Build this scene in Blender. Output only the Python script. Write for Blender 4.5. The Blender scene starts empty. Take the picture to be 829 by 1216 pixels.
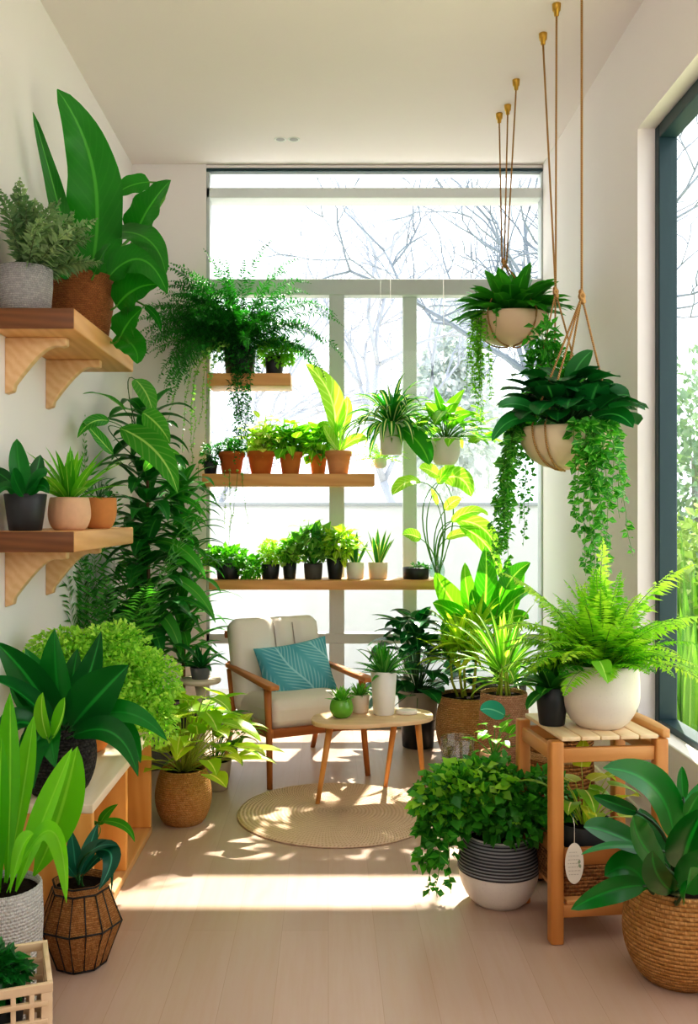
import bpy, bmesh, math, random
import numpy as np
from mathutils import Vector, Matrix, Euler

# ------------------------------------------------------------------ camera model (829 x 1216)
F, CX, CY, CAMZ = 1100.0, 390.0, 610.0, 1.35
COL = bpy.context.scene.collection
PI = math.pi
def P(px, py, Y):                      # a point of the room seen at a pixel, at depth Y
    return np.array([(px - CX) * Y / F, Y, CAMZ - (py - CY) * Y / F])
def BX(px, Y, z=0.0):
    return ((px - CX) * Y / F, Y, z)
def lin(h):
    h = h.lstrip('#'); o = []
    for i in (0, 2, 4):
        c = int(h[i:i+2], 16) / 255.0
        o.append(c / 12.92 if c <= .04045 else ((c + .055) / 1.055) ** 2.4)
    return (o[0], o[1], o[2], 1.0)
def rot2(a):
    return np.array([math.cos(a), math.sin(a)])
def nrm(a):
    return a / np.maximum(np.linalg.norm(a, axis=-1, keepdims=True), 1e-9)

ROOM_X0, ROOM_X1, ROOM_Y1 = -1.233, 1.349, 5.82
def inside(V, loc):                    # leaves that reach a wall or the glass lie against it
    L = np.array(loc, float); W = V + L
    if not (ROOM_X0 < L[0] < ROOM_X1 and L[1] < ROOM_Y1) and np.any(L): return V
    W[:, 0] = np.clip(W[:, 0], ROOM_X0 + .008, ROOM_X1 - .008 + 5 * (W[:, 1] < 4.0)); W[:, 1] = np.minimum(W[:, 1], ROOM_Y1 - .02)
    W[:, 0] = np.where(W[:, 1] < 4.0, np.minimum(W[:, 0], 1.44), W[:, 0])
    return W - L

# ------------------------------------------------------------------ mesh collector
class MB:
    def __init__(s):
        s.V = []; s.U = []; s.F = []; s.n = 0
    def add(s, V, Fc, U=None):
        V = np.asarray(V, float).reshape(-1, 3)
        U = np.zeros((len(V), 3)) if U is None else np.asarray(U, float).reshape(-1, 3)
        s.V.append(V); s.U.append(U)
        for f in (Fc if isinstance(Fc, list) and len(Fc) and isinstance(Fc[0], np.ndarray) else [np.asarray(Fc)]):
            if len(f): s.F.append(f + s.n)
        s.n += len(V); return s
    def build(s, name, mat, parent=None, smooth=True, loc=None, rotz=0, offset=None, clip=False):
        V = np.concatenate(s.V); U = np.concatenate(s.U)
        if parent is not None and clip: V = inside(V, (0, 0, 0) if offset is not None else parent.location)
        if offset is not None: V = V - np.asarray(offset)
        me = bpy.data.meshes.new(name)
        faces = []
        for f in s.F: faces.extend(f.tolist())
        me.from_pydata(V.tolist(), [], faces)
        a = me.attributes.new('leafuv', 'FLOAT_VECTOR', 'POINT')
        a.data.foreach_set('vector', U.astype(np.float32).ravel())
        if smooth: me.polygons.foreach_set('use_smooth', [True] * len(me.polygons))
        me.materials.append(mat); me.update()
        o = bpy.data.objects.new(name, me); COL.objects.link(o)
        if parent is not None: o.parent = parent
        if loc is not None: o.location = loc
        if rotz: o.rotation_euler = (0, 0, rotz)
        return o
    # ---- solids
    def bm(s, b, mtx=None):
        b.verts.ensure_lookup_table(); b.verts.index_update()
        V = np.array([v.co[:] for v in b.verts])
        if mtx is not None:
            m = np.array(mtx); V = V @ m[:3, :3].T + m[:3, 3]
        U = V.copy()
        by = {}
        for f in b.faces: by.setdefault(len(f.verts), []).append([v.index for v in f.verts])
        s.add(V, [np.array(x) for x in by.values()], U); b.free(); return s
    def box(s, c, d, bev=.004, seg=2, rot=(0, 0, 0)):
        b = bmesh.new(); bmesh.ops.create_cube(b, size=1)
        bmesh.ops.scale(b, vec=d, verts=b.verts)
        if bev: bmesh.ops.bevel(b, geom=list(b.edges), offset=min(bev, min(d) * .45), segments=seg, affect='EDGES', profile=.5)
        return s.bm(b, Matrix.Translation(c) @ Euler(rot).to_matrix().to_4x4())
    def prism(s, pts, z0, z1, bev=.004, seg=2, mtx=None):
        b = bmesh.new()
        f = b.faces.new([b.verts.new((x, y, z0)) for x, y in pts])
        r = bmesh.ops.extrude_face_region(b, geom=[f])
        bmesh.ops.translate(b, vec=(0, 0, z1 - z0), verts=[v for v in r['geom'] if isinstance(v, bmesh.types.BMVert)])
        bmesh.ops.recalc_face_normals(b, faces=b.faces)
        if bev:
            ed = [e for e in b.edges if len(e.link_faces) == 2 and e.calc_face_angle(0) > .6]
            bmesh.ops.bevel(b, geom=ed, offset=bev, segments=seg, affect='EDGES', profile=.5)
        return s.bm(b, mtx)
    def lathe(s, prof, n=48, c=(0, 0, 0), flute=0, fn=0, rfun=None):
        prof = np.array(prof, float); m = len(prof)
        a = np.linspace(0, 2 * PI, n + 1)
        seglen = np.concatenate([[0], np.cumsum(np.linalg.norm(np.diff(prof, axis=0), axis=1))])
        A, R = np.meshgrid(a, prof[:, 0], indexing='ij'); Z = np.tile(prof[:, 1], (n + 1, 1))
        if flute: R = R * (1 + flute * np.cos(A * fn))
        if rfun is not None: R = R * rfun(A)
        V = np.stack([R * np.cos(A) + c[0], R * np.sin(A) + c[1], Z + c[2]], -1)
        rm = prof[:, 0].max()
        U = np.stack([A * rm, np.tile(seglen, (n + 1, 1)), np.zeros_like(A)], -1)
        i, j = np.meshgrid(np.arange(n), np.arange(m - 1), indexing='ij')
        q = np.stack([i * m + j, (i + 1) * m + j, (i + 1) * m + j + 1, i * m + j + 1], -1).reshape(-1, 4)
        return s.add(V, q, U)
    def tubes(s, M, r0, r1, k=6, rnd=0.0):
        M = np.asarray(M, float)
        if M.ndim == 2: M = M[None]
        n, S, _ = M.shape
        T = nrm(np.gradient(M, axis=1))
        ref = np.where(np.abs(T[..., 2:3]) > .95, np.array([1., 0, 0]), np.array([0, 0, 1.]))
        X = nrm(np.cross(T, ref)); Yv = np.cross(T, X)
        r0 = np.broadcast_to(np.asarray(r0, float), (n,)); r1 = np.broadcast_to(np.asarray(r1, float), (n,))
        t = np.linspace(0, 1, S); R = r0[:, None] + (r1 - r0)[:, None] * t
        a = np.linspace(0, 2 * PI, k, endpoint=False)
        V = M[:, :, None] + R[:, :, None, None] * (np.cos(a)[:, None] * X[:, :, None] + np.sin(a)[:, None] * Yv[:, :, None])
        L = np.concatenate([np.zeros((n, 1)), np.cumsum(np.linalg.norm(np.diff(M, axis=1), axis=2), 1)], 1)
        U = np.stack([np.broadcast_to(a / (2 * PI), (n, S, k)), np.broadcast_to(L[:, :, None], (n, S, k)), np.full((n, S, k), .5)], -1)
        b, i, j = np.meshgrid(np.arange(n) * S * k, np.arange(S - 1), np.arange(k), indexing='ij')
        j2 = (j + 1) % k
        q = np.stack([b + i * k + j, b + i * k + j2, b + (i + 1) * k + j2, b + (i + 1) * k + j], -1).reshape(-1, 4)
        caps = np.concatenate([(np.arange(n) * S * k)[:, None] + np.arange(k)[::-1], (np.arange(n) * S * k)[:, None] + (S - 1) * k + np.arange(k)])
        return s.add(V, [q, caps], U)
    def ball(s, c, r, sc=(1, 1, 1), n=12, bump=0, seed=0):
        b = bmesh.new(); bmesh.ops.create_uvsphere(b, u_segments=n * 2, v_segments=n, radius=r)
        rg = random.Random(seed)
        for v in b.verts:
            v.co = Vector((v.co.x * sc[0], v.co.y * sc[1], v.co.z * sc[2])) * (1 + rg.uniform(-bump, bump))
        return s.bm(b, Matrix.Translation(c))
    # ---- leaves
    def ribbon(s, M, W, N, shape='lance', fold=.25, wave=0., wf=3, na=5, rnd=None, seed=0):
        M = np.asarray(M, float); n, S, _ = M.shape
        rg = np.random.default_rng(seed + n * 7 + S)
        W = np.broadcast_to(np.asarray(W, float), (n,)); N = np.broadcast_to(np.asarray(N, float), (n, 3))
        rnd = rg.random(n) if rnd is None else np.broadcast_to(rnd, (n,))
        T = nrm(np.gradient(M, axis=1))
        side = nrm(np.cross(T, np.broadcast_to(N[:, None], T.shape)))
        Nn = np.cross(side, T)
        t = np.linspace(0, 1, S); w = PROF[shape](t)
        a = np.linspace(-1, 1, na)
        fold = np.broadcast_to(np.asarray(fold, float), (n,))
        half = (W[:, None] * w[None]) * .5
        off = side[:, :, None] * (a * half[..., None])[..., None] * np.cos(fold)[:, None, None, None]
        up = Nn[:, :, None] * (np.abs(a) * half[..., None])[..., None] * np.sin(fold)[:, None, None, None]
        V = M[:, :, None] + off + up
        if wave:
            ph = rg.random(n) * 6.28
            wv = wave * W[:, None, None] * np.sin(t[None, :, None] * wf * 2 * PI + ph[:, None, None] + a * .8) * np.abs(a) * w[None, :, None]
            V = V + Nn[:, :, None] * wv[..., None]
        U = np.stack([np.broadcast_to((a + 1) / 2, (n, S, na)), np.broadcast_to(t[None, :, None], (n, S, na)), np.broadcast_to(rnd[:, None, None], (n, S, na))], -1)
        b, i, j = np.meshgrid(np.arange(n) * S * na, np.arange(S - 1), np.arange(na - 1), indexing='ij')
        q = np.stack([b + i * na + j, b + i * na + j + 1, b + (i + 1) * na + j + 1, b + (i + 1) * na + j], -1).reshape(-1, 4)
        return s.add(V, q, U)
    def leaves(s, B, D, L, W, droop=.6, shape='lance', fold=.25, S=8, na=5, wave=0., N=None, rnd=None, seed=0, wf=3):
        s.ribbon(arc(B, D, L, droop, S), W, N if N is not None else upn(D), shape, fold, wave, wf, na, rnd, seed); return s
    def leaflets(s, Pb, D, N, L, W, rnd, cup=.15):
        n = len(Pb); D = nrm(D); side = nrm(np.cross(D, N)); Nn = np.cross(side, D)
        L = np.broadcast_to(np.asarray(L, float), (n,))[:, None]; W = np.broadcast_to(np.asarray(W, float), (n,))[:, None]
        m = Pb + D * L * .45
        V = np.stack([Pb, m - side * W * .5 + Nn * W * cup, m, m + side * W * .5 + Nn * W * cup, Pb + D * L - Nn * L * .12], 1)
        r = np.broadcast_to(rnd, (n,))
        u = np.array([.5, 0, .5, 1, .5]); v = np.array([0, .45, .45, .45, 1])
        U = np.stack([np.broadcast_to(u, (n, 5)), np.broadcast_to(v, (n, 5)), np.broadcast_to(r[:, None], (n, 5))], -1)
        o = np.arange(n)[:, None] * 5
        f = np.concatenate([o + np.array(x) for x in ([0, 2, 1], [0, 3, 2], [1, 2, 4], [2, 3, 4])])
        return s.add(V, f, U)

def _p(f): return f
PROF = {
 'lance': lambda t: np.sin(PI * np.clip(t, 0, 1) ** .7) ** .85 + .02,
 'oval': lambda t: np.sin(PI * t ** .85) ** .62 + .015,
 'round': lambda t: np.sin(PI * t ** .9) ** .5 + .01,
 'strap': lambda t: np.clip((t / .12), 0.35, 1) * np.clip((1 - t) * 2.6, 0, 1) ** .75 + .01,
 'banana': lambda t: np.sin(PI * t ** .6) ** .62 * (1 - .15 * t) + .02,
 'obov': lambda t: np.sin(PI * t ** 1.5) ** .75 * .95 + .06 * (1 - t),
 'heart': lambda t: np.clip(np.sin(PI * np.clip(t * .93 + .07, 0, 1) ** .52) ** .8, 0, 1) + .01,
 'sword': lambda t: (.75 + .25 * np.sin(PI * t)) * np.clip((1 - t) * 3.2, 0, 1) ** .8 + .01,
}
def upn(D):
    D = np.asarray(D, float)
    n = np.array([0, 0, 1.]) - D * D[..., 2:3] + .0
    flat = np.stack([-D[..., 0], -D[..., 1], np.full(D.shape[:-1], .35)], -1)
    return nrm(np.where(np.linalg.norm(n, axis=-1, keepdims=True) < .35, flat, n))
def arc(B, D, L, droop, S):
    B = np.asarray(B, float); D = nrm(np.asarray(D, float)); n = len(B)
    L = np.broadcast_to(np.asarray(L, float), (n,)); droop = np.broadcast_to(np.asarray(droop, float), (n,))
    out = [B]; p = B; d = D
    for i in range(S - 1):
        p = p + d * (L / (S - 1))[:, None]; out.append(p)
        d = nrm(d + np.array([0, 0, -1.]) * (droop / (S - 1) * (.35 + 1.3 * i / max(S - 2, 1)))[:, None])
    return np.stack(out, 1)
def bez(p0, p1, p2, S):
    t = np.linspace(0, 1, S)[None, :, None]
    return (1 - t) ** 2 * p0[:, None] + 2 * t * (1 - t) * p1[:, None] + t * t * p2[:, None]
def dirs(az, el):
    return np.stack([np.cos(az) * np.cos(el), np.sin(az) * np.cos(el), np.sin(el)], -1)

# ------------------------------------------------------------------ scene objects
def thing(name, label, cat, loc=(0, 0, 0), rotz=0, group=None):
    o = bpy.data.objects.new(name, None); COL.objects.link(o)
    o.location = loc; o.rotation_euler = (0, 0, rotz); o.empty_display_size = .05
    o['label'] = label; o['category'] = cat
    if group: o['group'] = group
    return o
def tag(o, label, cat, group=None, kind=None):
    o['label'] = label; o['category'] = cat
    if group: o['group'] = group
    if kind: o['kind'] = kind
    return o
def struct(o):
    o['kind'] = 'structure'; return o

# ------------------------------------------------------------------ materials
class NT:
    def __init__(s, name):
        s.m = bpy.data.materials.new(name); s.m.use_nodes = True
        s.t = s.m.node_tree; s.t.nodes.clear()
        s.out = s.t.nodes.new('ShaderNodeOutputMaterial')
    def n(s, ty, **kw):
        x = s.t.nodes.new(ty)
        for k, v in kw.items():
            if k.startswith('i_'):
                x.inputs[k[2:].replace('_', ' ')].default_value = v
            else: setattr(x, k, v)
        return x
    def l(s, a, b): s.t.links.new(a, b)
    def math(s, op, a, b=None, c=None, clamp=False):
        x = s.n('ShaderNodeMath', operation=op, use_clamp=clamp)
        for i, v in enumerate((a, b, c)):
            if v is None: continue
            if isinstance(v, (int, float)): x.inputs[i].default_value = v
            else: s.l(v, x.inputs[i])
        return x.outputs[0]
    def mix(s, f, a, b, blend='MIX'):
        x = s.n('ShaderNodeMix', data_type='RGBA', blend_type=blend)
        for i, v in ((0, f), (6, a), (7, b)):
            if isinstance(v, (int, float, tuple)): x.inputs[i].default_value = v
            else: s.l(v, x.inputs[i])
        return x.outputs[2]
    def ramp(s, f, a, b):                # smooth 0..1 between a and b
        x = s.n('ShaderNodeMapRange', interpolation_type='SMOOTHSTEP')
        x.inputs[1].default_value = a; x.inputs[2].default_value = b
        s.l(f, x.inputs[0]); return x.outputs[0]
    def uv(s):
        a = s.n('ShaderNodeAttribute', attribute_name='leafuv')
        p = s.n('ShaderNodeSeparateXYZ'); s.l(a.outputs['Vector'], p.inputs[0])
        return a.outputs['Vector'], p.outputs[0], p.outputs[1], p.outputs[2]
    def scaled(s, vec, sc):
        x = s.n('ShaderNodeMapping'); x.inputs['Scale'].default_value = sc; s.l(vec, x.inputs[0]); return x.outputs[0]
    def noise(s, vec, scale, detail=3, rough=.55):
        x = s.n('ShaderNodeTexNoise'); x.inputs['Scale'].default_value = scale; x.inputs['Detail'].default_value = detail
        x.inputs['Roughness'].default_value = rough
        if vec is not None: s.l(vec, x.inputs['Vector'])
        return x.outputs['Fac']
    def obj(s): return s.n('ShaderNodeTexCoord').outputs['Object']
    def bump(s, h, strength=.4, dist=.004):
        x = s.n('ShaderNodeBump'); x.inputs['Strength'].default_value = strength; x.inputs['Distance'].default_value = dist
        s.l(h, x.inputs['Height']); return x.outputs[0]
    def prin(s, col, rough=.5, nor=None, spec=.5, metal=0, **kw):
        p = s.n('ShaderNodeBsdfPrincipled')
        for k, v in (('Base Color', col), ('Roughness', rough), ('Specular IOR Level', spec), ('Metallic', metal)):
            if isinstance(v, (int, float, tuple)): p.inputs[k].default_value = v
            else: s.l(v, p.inputs[k])
        for k, v in kw.items(): p.inputs[k.replace('_', ' ')].default_value = v
        if nor is not None: s.l(nor, p.inputs['Normal'])
        return p.outputs[0]
    def done(s, sh): s.l(sh, s.out.inputs[0]); return s.m
_C = {}
def cached(f):
    def g(*a, **k):
        key = (f.__name__, str(a), str(k))
        if key not in _C: _C[key] = f(*a, **k)
        return _C[key]
    return g

@cached
def leafmat(c1, c2, mid=None, midw=.05, edge=None, edgew=.3, veins=0., trans=.32, rough=.36, vein_f=9, blotch=None):
    s = NT('leaf'); vec, u, v, r = s.uv()
    a = s.math('ABSOLUTE', s.math('MULTIPLY_ADD', u, 2., -1.))
    no = s.noise(s.obj(), 9, 2)
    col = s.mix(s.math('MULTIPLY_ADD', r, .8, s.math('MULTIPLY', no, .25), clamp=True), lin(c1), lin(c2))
    if veins:
        st = s.math('SINE', s.math('MULTIPLY', s.math('SUBTRACT', v, s.math('MULTIPLY', a, .22)), vein_f * 6.283))
        st = s.ramp(st, .55, 1.)
        col = s.mix(s.math('MULTIPLY', st, veins), col, lin(mid or c2))
    if blotch:
        bn = s.ramp(s.noise(vec, 5.5, 2), .52, .6)
        col = s.mix(s.math('MULTIPLY', bn, .85), col, lin(blotch))
    if edge: col = s.mix(s.ramp(a, 1 - edgew - .08, 1 - edgew + .08), col, lin(edge))
    if mid: col = s.mix(s.ramp(a, midw * 2.2, midw * .8), col, lin(mid))
    p = s.prin(col, rough, None, .45)
    tr = s.n('ShaderNodeBsdfTranslucent')
    s.l(s.mix(.55, col, s.mix(1., col, (1.9, 2.1, .5, 1), 'MULTIPLY')), tr.inputs[0])
    m = s.n('ShaderNodeMixShader'); m.inputs[0].default_value = trans
    s.l(p, m.inputs[1]); s.l(tr.outputs[0], m.inputs[2])
    return s.done(m.outputs[0])
@cached
def stemmat(c, rough=.5):
    s = NT('stem'); n = s.noise(s.obj(), 40)
    return s.done(s.prin(s.mix(s.math('MULTIPLY', n, .5), lin(c), (lin(c)[0]*.5, lin(c)[1]*.55, lin(c)[2]*.5, 1)), rough))
@cached
def ceramic(c, rough=.35, speck=0.):
    s = NT('ceramic'); n = s.noise(s.obj(), 6, 3)
    L = lin(c); col = s.mix(n, L, tuple(x * .86 for x in L[:3]) + (1,))
    if speck: col = s.mix(s.math('MULTIPLY', s.ramp(s.noise(s.obj(), 160, 1), .62, .7), speck), col, (.1, .07, .05, 1))
    return s.done(s.prin(col, rough, s.bump(s.noise(s.obj(), 60), .08, .002)))
@cached
def terracotta(c):
    s = NT('terracotta'); n = s.noise(s.obj(), 14, 4)
    L = lin(c); col = s.mix(n, tuple(min(1, x * 1.12) for x in L[:3]) + (1,), tuple(x * .75 for x in L[:3]) + (1,))
    return s.done(s.prin(col, .8, s.bump(s.noise(s.obj(), 120), .15, .002), .25))
@cached
def weave(c1, c2, w=.02, h=.009, strength=.9, rough=.75, dark=.35):
    s = NT('weave'); vec, u, v, r = s.uv()
    b = s.n('ShaderNodeTexBrick'); s.l(vec, b.inputs['Vector'])
    b.inputs['Scale'].default_value = 1; b.inputs['Brick Width'].default_value = w; b.inputs['Row Height'].default_value = h
    b.inputs['Mortar Size'].default_value = h * .12; b.inputs['Mortar Smooth'].default_value = 1.
    b.inputs['Color1'].default_value = lin(c1); b.inputs['Color2'].default_value = lin(c2)
    b.inputs['Mortar'].default_value = tuple(x * dark for x in lin(c2)[:3]) + (1,)
    uu = s.math('SINE', s.math('MULTIPLY', u, 2 * PI / w)); vv = s.math('SINE', s.math('MULTIPLY', v, 2 * PI / h))
    row = s.math('ABSOLUTE', s.math('SINE', s.math('MULTIPLY', v, PI / h)))
    hgt = s.math('ADD', s.math('MULTIPLY', row, .7), s.math('MULTIPLY', s.math('MULTIPLY', uu, s.math('SINE', s.math('MULTIPLY', v, PI / h))), .5))
    hgt = s.math('ADD', hgt, s.math('MULTIPLY', s.noise(vec, 90), .5))
    col = s.mix(s.math('MULTIPLY', s.noise(s.scaled(vec, (20, 90, 1)), 1., 3), .7), b.outputs['Color'], tuple(x * .7 for x in lin(c2)[:3]) + (1,))
    col = s.mix(s.ramp(hgt, .55, -.1), col, tuple(x * dark for x in lin(c2)[:3]) + (1,))
    return s.done(s.prin(col, rough, s.bump(hgt, strength, h * .6), .25))
@cached
def wood(c1, c2, axis=0, scale=1., rough=.45):
    s = NT('wood'); sc = [14, 14, 14]; sc[axis] = 1.1
    v = s.scaled(s.obj(), tuple(x * scale for x in sc))
    n1 = s.noise(v, 1.6, 5, .6); w = s.n('ShaderNodeTexWave', wave_type='BANDS', bands_direction='DIAGONAL'); s.l(v, w.inputs[0])
    w.inputs['Scale'].default_value = .9; w.inputs['Distortion'].default_value = 6.; w.inputs['Detail'].default_value = 3
    f = s.math('ADD', s.math('MULTIPLY', n1, .7), s.math('MULTIPLY', w.outputs['Fac'], .32), clamp=True)
    return s.done(s.prin(s.mix(f, lin(c1), lin(c2)), rough, s.bump(n1, .1, .002), .4))
@cached
def fabric(c, c2=None, sc=500, rough=.9):
    s = NT('fabric'); v = s.obj(); n = s.noise(v, sc, 2); big = s.noise(v, 8, 3)
    L = lin(c); col = s.mix(s.math('MULTIPLY', n, .6), L, lin(c2) if c2 else tuple(x * .7 for x in L[:3]) + (1,))
    return s.done(s.prin(col, rough, s.bump(s.math('ADD', n, s.math('MULTIPLY', big, 1.5)), .25, .003), .2))
@cached
def plain(c, rough=.5, metal=0, spec=.5):
    s = NT('surface'); n = s.noise(s.obj(), 25, 3); L = lin(c)
    return s.done(s.prin(s.mix(s.math('MULTIPLY', n, .35), L, tuple(x * .8 for x in L[:3]) + (1,)), rough, None, spec, metal))
def glassmat(tint=(1, 1, 1, 1), refl=.5, rough=0., name='glass'):
    s = NT(name); t = s.n('ShaderNodeBsdfTransparent'); t.inputs[0].default_value = tint
    g = s.n('ShaderNodeBsdfGlossy'); g.inputs['Roughness'].default_value = rough
    fr = s.n('ShaderNodeLayerWeight'); fr.inputs[0].default_value = .5
    m = s.n('ShaderNodeMixShader'); s.l(s.math('MULTIPLY_ADD', s.math('POWER', fr.outputs['Facing'], 4.), .35 * refl, .03 * refl), m.inputs[0])
    s.l(t.outputs[0], m.inputs[1]); s.l(g.outputs[0], m.inputs[2]); return s.done(m.outputs[0])
def soilmat():
    s = NT('soil'); n = s.noise(s.obj(), 90, 4)
    return s.done(s.prin(s.mix(n, lin('#2a1e15'), lin('#120c08')), .95, s.bump(n, 1., .01), .1))
SOIL = soilmat()

# ------------------------------------------------------------------ pots
def pot(t, prof, mat, soil=True, inset=.018, wall=.007, n=48, name='pot', flute=0, fn=0, smooth=True):
    """outer profile bottom to top (r,z); closes over the rim and down to the soil"""
    pr = [(0.0005, prof[0][1])] + list(prof)
    rt, zt = prof[-1]
    pr += [(rt - wall * .5, zt + wall * .45), (rt - wall, zt), (rt - wall * 1.05, zt - inset - .006)]
    o = MB().lathe(pr, n, flute=flute, fn=fn).build(name, mat, t)
    if soil:
        rg = np.random.default_rng(int(rt * 1e4))
        sp = [(0.0005, zt - inset + .008)] + [((rt - wall) * k, zt - inset + .008 * (1 - k) + rg.uniform(-.002, .002)) for k in (.3, .55, .8)] + [(rt - wall * 1.1, zt - inset)]
        MB().lathe(sp[::-1], 24).build('soil', SOIL, t)
    return o
def taper(rb, rt, h, lip=0.):
    p = [(rb * .94, 0), (rb, .004), (rb + (rt - rb) * .5, h * .5)]
    if lip: p += [(rb + (rt - rb) * .8, h * .78), (rt + .003, h * .79), (rt + .004, h)]
    else: p += [(rt, h)]
    return p
def bowlprof(rm, rb, rt, h, k=.5, z0=0., n=12):
    """rounded pot: base rb, belly rm at height k*h, mouth rt"""
    o = [(rb * .92, z0), (rb, z0 + .004)]
    for i in range(1, n + 1):
        z = i / n
        if z <= k: r = rb + (rm - rb) * math.sin(PI / 2 * z / k) ** .8
        else: r = rt + (rm - rt) * math.cos(PI / 2 * (z - k) / (1 - k)) ** .9
        o.append((r, z0 + z * h))
    return o

# ------------------------------------------------------------------ plants (local coords of the thing t)
def rosette(t, z0, n, L, W, mat, el=(85, 10), droop=1., shape='lance', fold=.3, r0=.012, seed=1, c=(0, 0), jit=.25, S=9, na=5, wave=0., name='foliage', parent=None, az0=0, lvar=.25, mb=None):
    rg = np.random.default_rng(seed); k = np.arange(n) / max(n - 1, 1)
    az = az0 + np.arange(n) * 2.39996 + rg.normal(0, .2, n)
    e = np.radians(el[0] + (el[1] - el[0]) * k ** .9) + rg.normal(0, jit * .4, n)
    D = dirs(az, e); rr = r0 * (.3 + k)
    B = np.stack([c[0] + np.cos(az) * rr, c[1] + np.sin(az) * rr, np.full(n, z0) - .0], -1)
    Ls = L * (1 - lvar * rg.random(n)) * (.8 + .2 * np.sin(PI * k)); 
    m = mb or MB()
    m.leaves(B, D, Ls, W * (.8 + .4 * rg.random(n)), droop * (.7 + .6 * rg.random(n)), shape, fold, S, na, wave, None, None, seed)
    if mb is None: return m.build(name, mat, parent or t, clip=True)
def bushy(t, z0, n, rad, hgt, L, W, mat, smat, seed=1, shape='heart', droop=.8, c=(0, 0), el=(85, 5), fold=.2, S=6, wave=0., stems=True, lean=(0, 0), name='foliage'):
    """leaves on thin petioles fanned out of the pot"""
    rg = np.random.default_rng(seed)
    az = np.arange(n) * 2.39996 + rg.normal(0, .3, n); k = (np.arange(n) + .5) / n
    k = np.clip(k + rg.normal(0, .12, n), 0, 1)
    e = np.radians(el[0] + (el[1] - el[0]) * k)
    ln = (.55 + .45 * rg.random(n))
    end = np.stack([np.cos(az) * np.cos(e) * rad * ln + lean[0], np.sin(az) * np.cos(e) * rad * ln + lean[1], np.sin(e) * hgt * ln + .01], -1)
    b = np.stack([c[0] + np.cos(az) * .012 * k, c[1] + np.sin(az) * .012 * k, np.full(n, z0 - .005)], -1)
    tip = b + end; mid = b + end * .5 + np.array([0, 0, 1]) * np.linalg.norm(end, axis=1)[:, None] * .16
    M = bez(b, mid, tip, 7)
    if stems: MB().tubes(M, .0028, .0016, 5).build('stem', smat, t)
    out = nrm(np.stack([np.cos(az), np.sin(az), .15 + rg.normal(0, .25, n)], -1) + rg.normal(0, .25, (n, 3)))
    mb = MB(); mb.leaves(tip, out, L * (.65 + .5 * rg.random(n)), W * (.7 + .5 * rg.random(n)), droop * (.5 + rg.random(n)), shape, fold, S, 5, wave, None, None, seed)
    return mb.build(name, mat, t, clip=True)
def fronds(mb, sb, B, D, L, droop, leafL, leafW, k=16, S=14, ang=.5, seed=0, rad=False, sr=.0016, taperpow=.8, start=.12):
    """pinnate fronds: midribs into sb, leaflets into mb"""
    rg = np.random.default_rng(seed); n = len(B)
    M = arc(B, D, L, droop, S)
    sb.tubes(M, sr, sr * .4, 4)
    T = nrm(np.gradient(M, axis=1)); Nh = upn(nrm(M[:, -1] - M[:, 0]))
    fr = np.linspace(start, .99, k)
    idx = fr * (S - 1); i0 = np.clip(idx.astype(int), 0, S - 2); f = (idx - i0)[None, :, None]
    Pm = M[:, i0] * (1 - f) + M[:, i0 + 1] * f; Tm = T[:, i0]
    side = nrm(np.cross(Tm, Nh[:, None] + np.zeros_like(Tm))); Nn = np.cross(side, Tm)
    prof = np.sin(PI * np.clip(fr * .86 + .14, 0, 1)) ** taperpow
    rnd = np.broadcast_to(rg.random(n)[:, None], (n, k))
    for sgn in ((-1, 1) if not rad else (-1, 1, -.4, .4)):
        up = 0 if not rad else rg.normal(0, .8, (n, k, 1))
        d = side * np.sign(sgn) * math.cos(ang) + Tm * math.sin(ang) + Nn * up + rg.normal(0, .12, (n, k, 3))
        d[..., 2] -= .15
        mb.leaflets(Pm.reshape(-1, 3), d.reshape(-1, 3), Nn.reshape(-1, 3), (np.broadcast_to(leafL * prof, (n, k)) * (.8 + .4 * rg.random((n, k)))).ravel(), leafW, np.clip(rnd + rg.normal(0, .15, (n, k)), 0, 1).ravel())
def fern(t, z0, n, L, mat, smat, leafL=.05, leafW=.012, droop=1.3, el=(80, 5), k=20, seed=1, c=(0, 0), rad=False, ang=.35, name='foliage', start=.12, az=None, r0=.03, lvar=.35):
    rg = np.random.default_rng(seed); q = np.arange(n) / max(n - 1, 1)
    a = (np.arange(n) * 2.39996 + rg.normal(0, .2, n)) if az is None else az
    e = np.radians(el[0] + (el[1] - el[0]) * q) + rg.normal(0, .12, n)
    B = np.stack([c[0] + np.cos(a) * r0 * q, c[1] + np.sin(a) * r0 * q, np.full(n, z0 - .004)], -1)
    mb, sb = MB(), MB()
    fronds(mb, sb, B, dirs(a, e), L * (1 - lvar * rg.random(n)), droop * (.7 + .6 * rg.random(n)), leafL, leafW, k, seed=seed, ang=ang, rad=rad, start=start)
    sb.build('stem', smat, t, clip=True); return mb.build(name, mat, t, clip=True)
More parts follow.
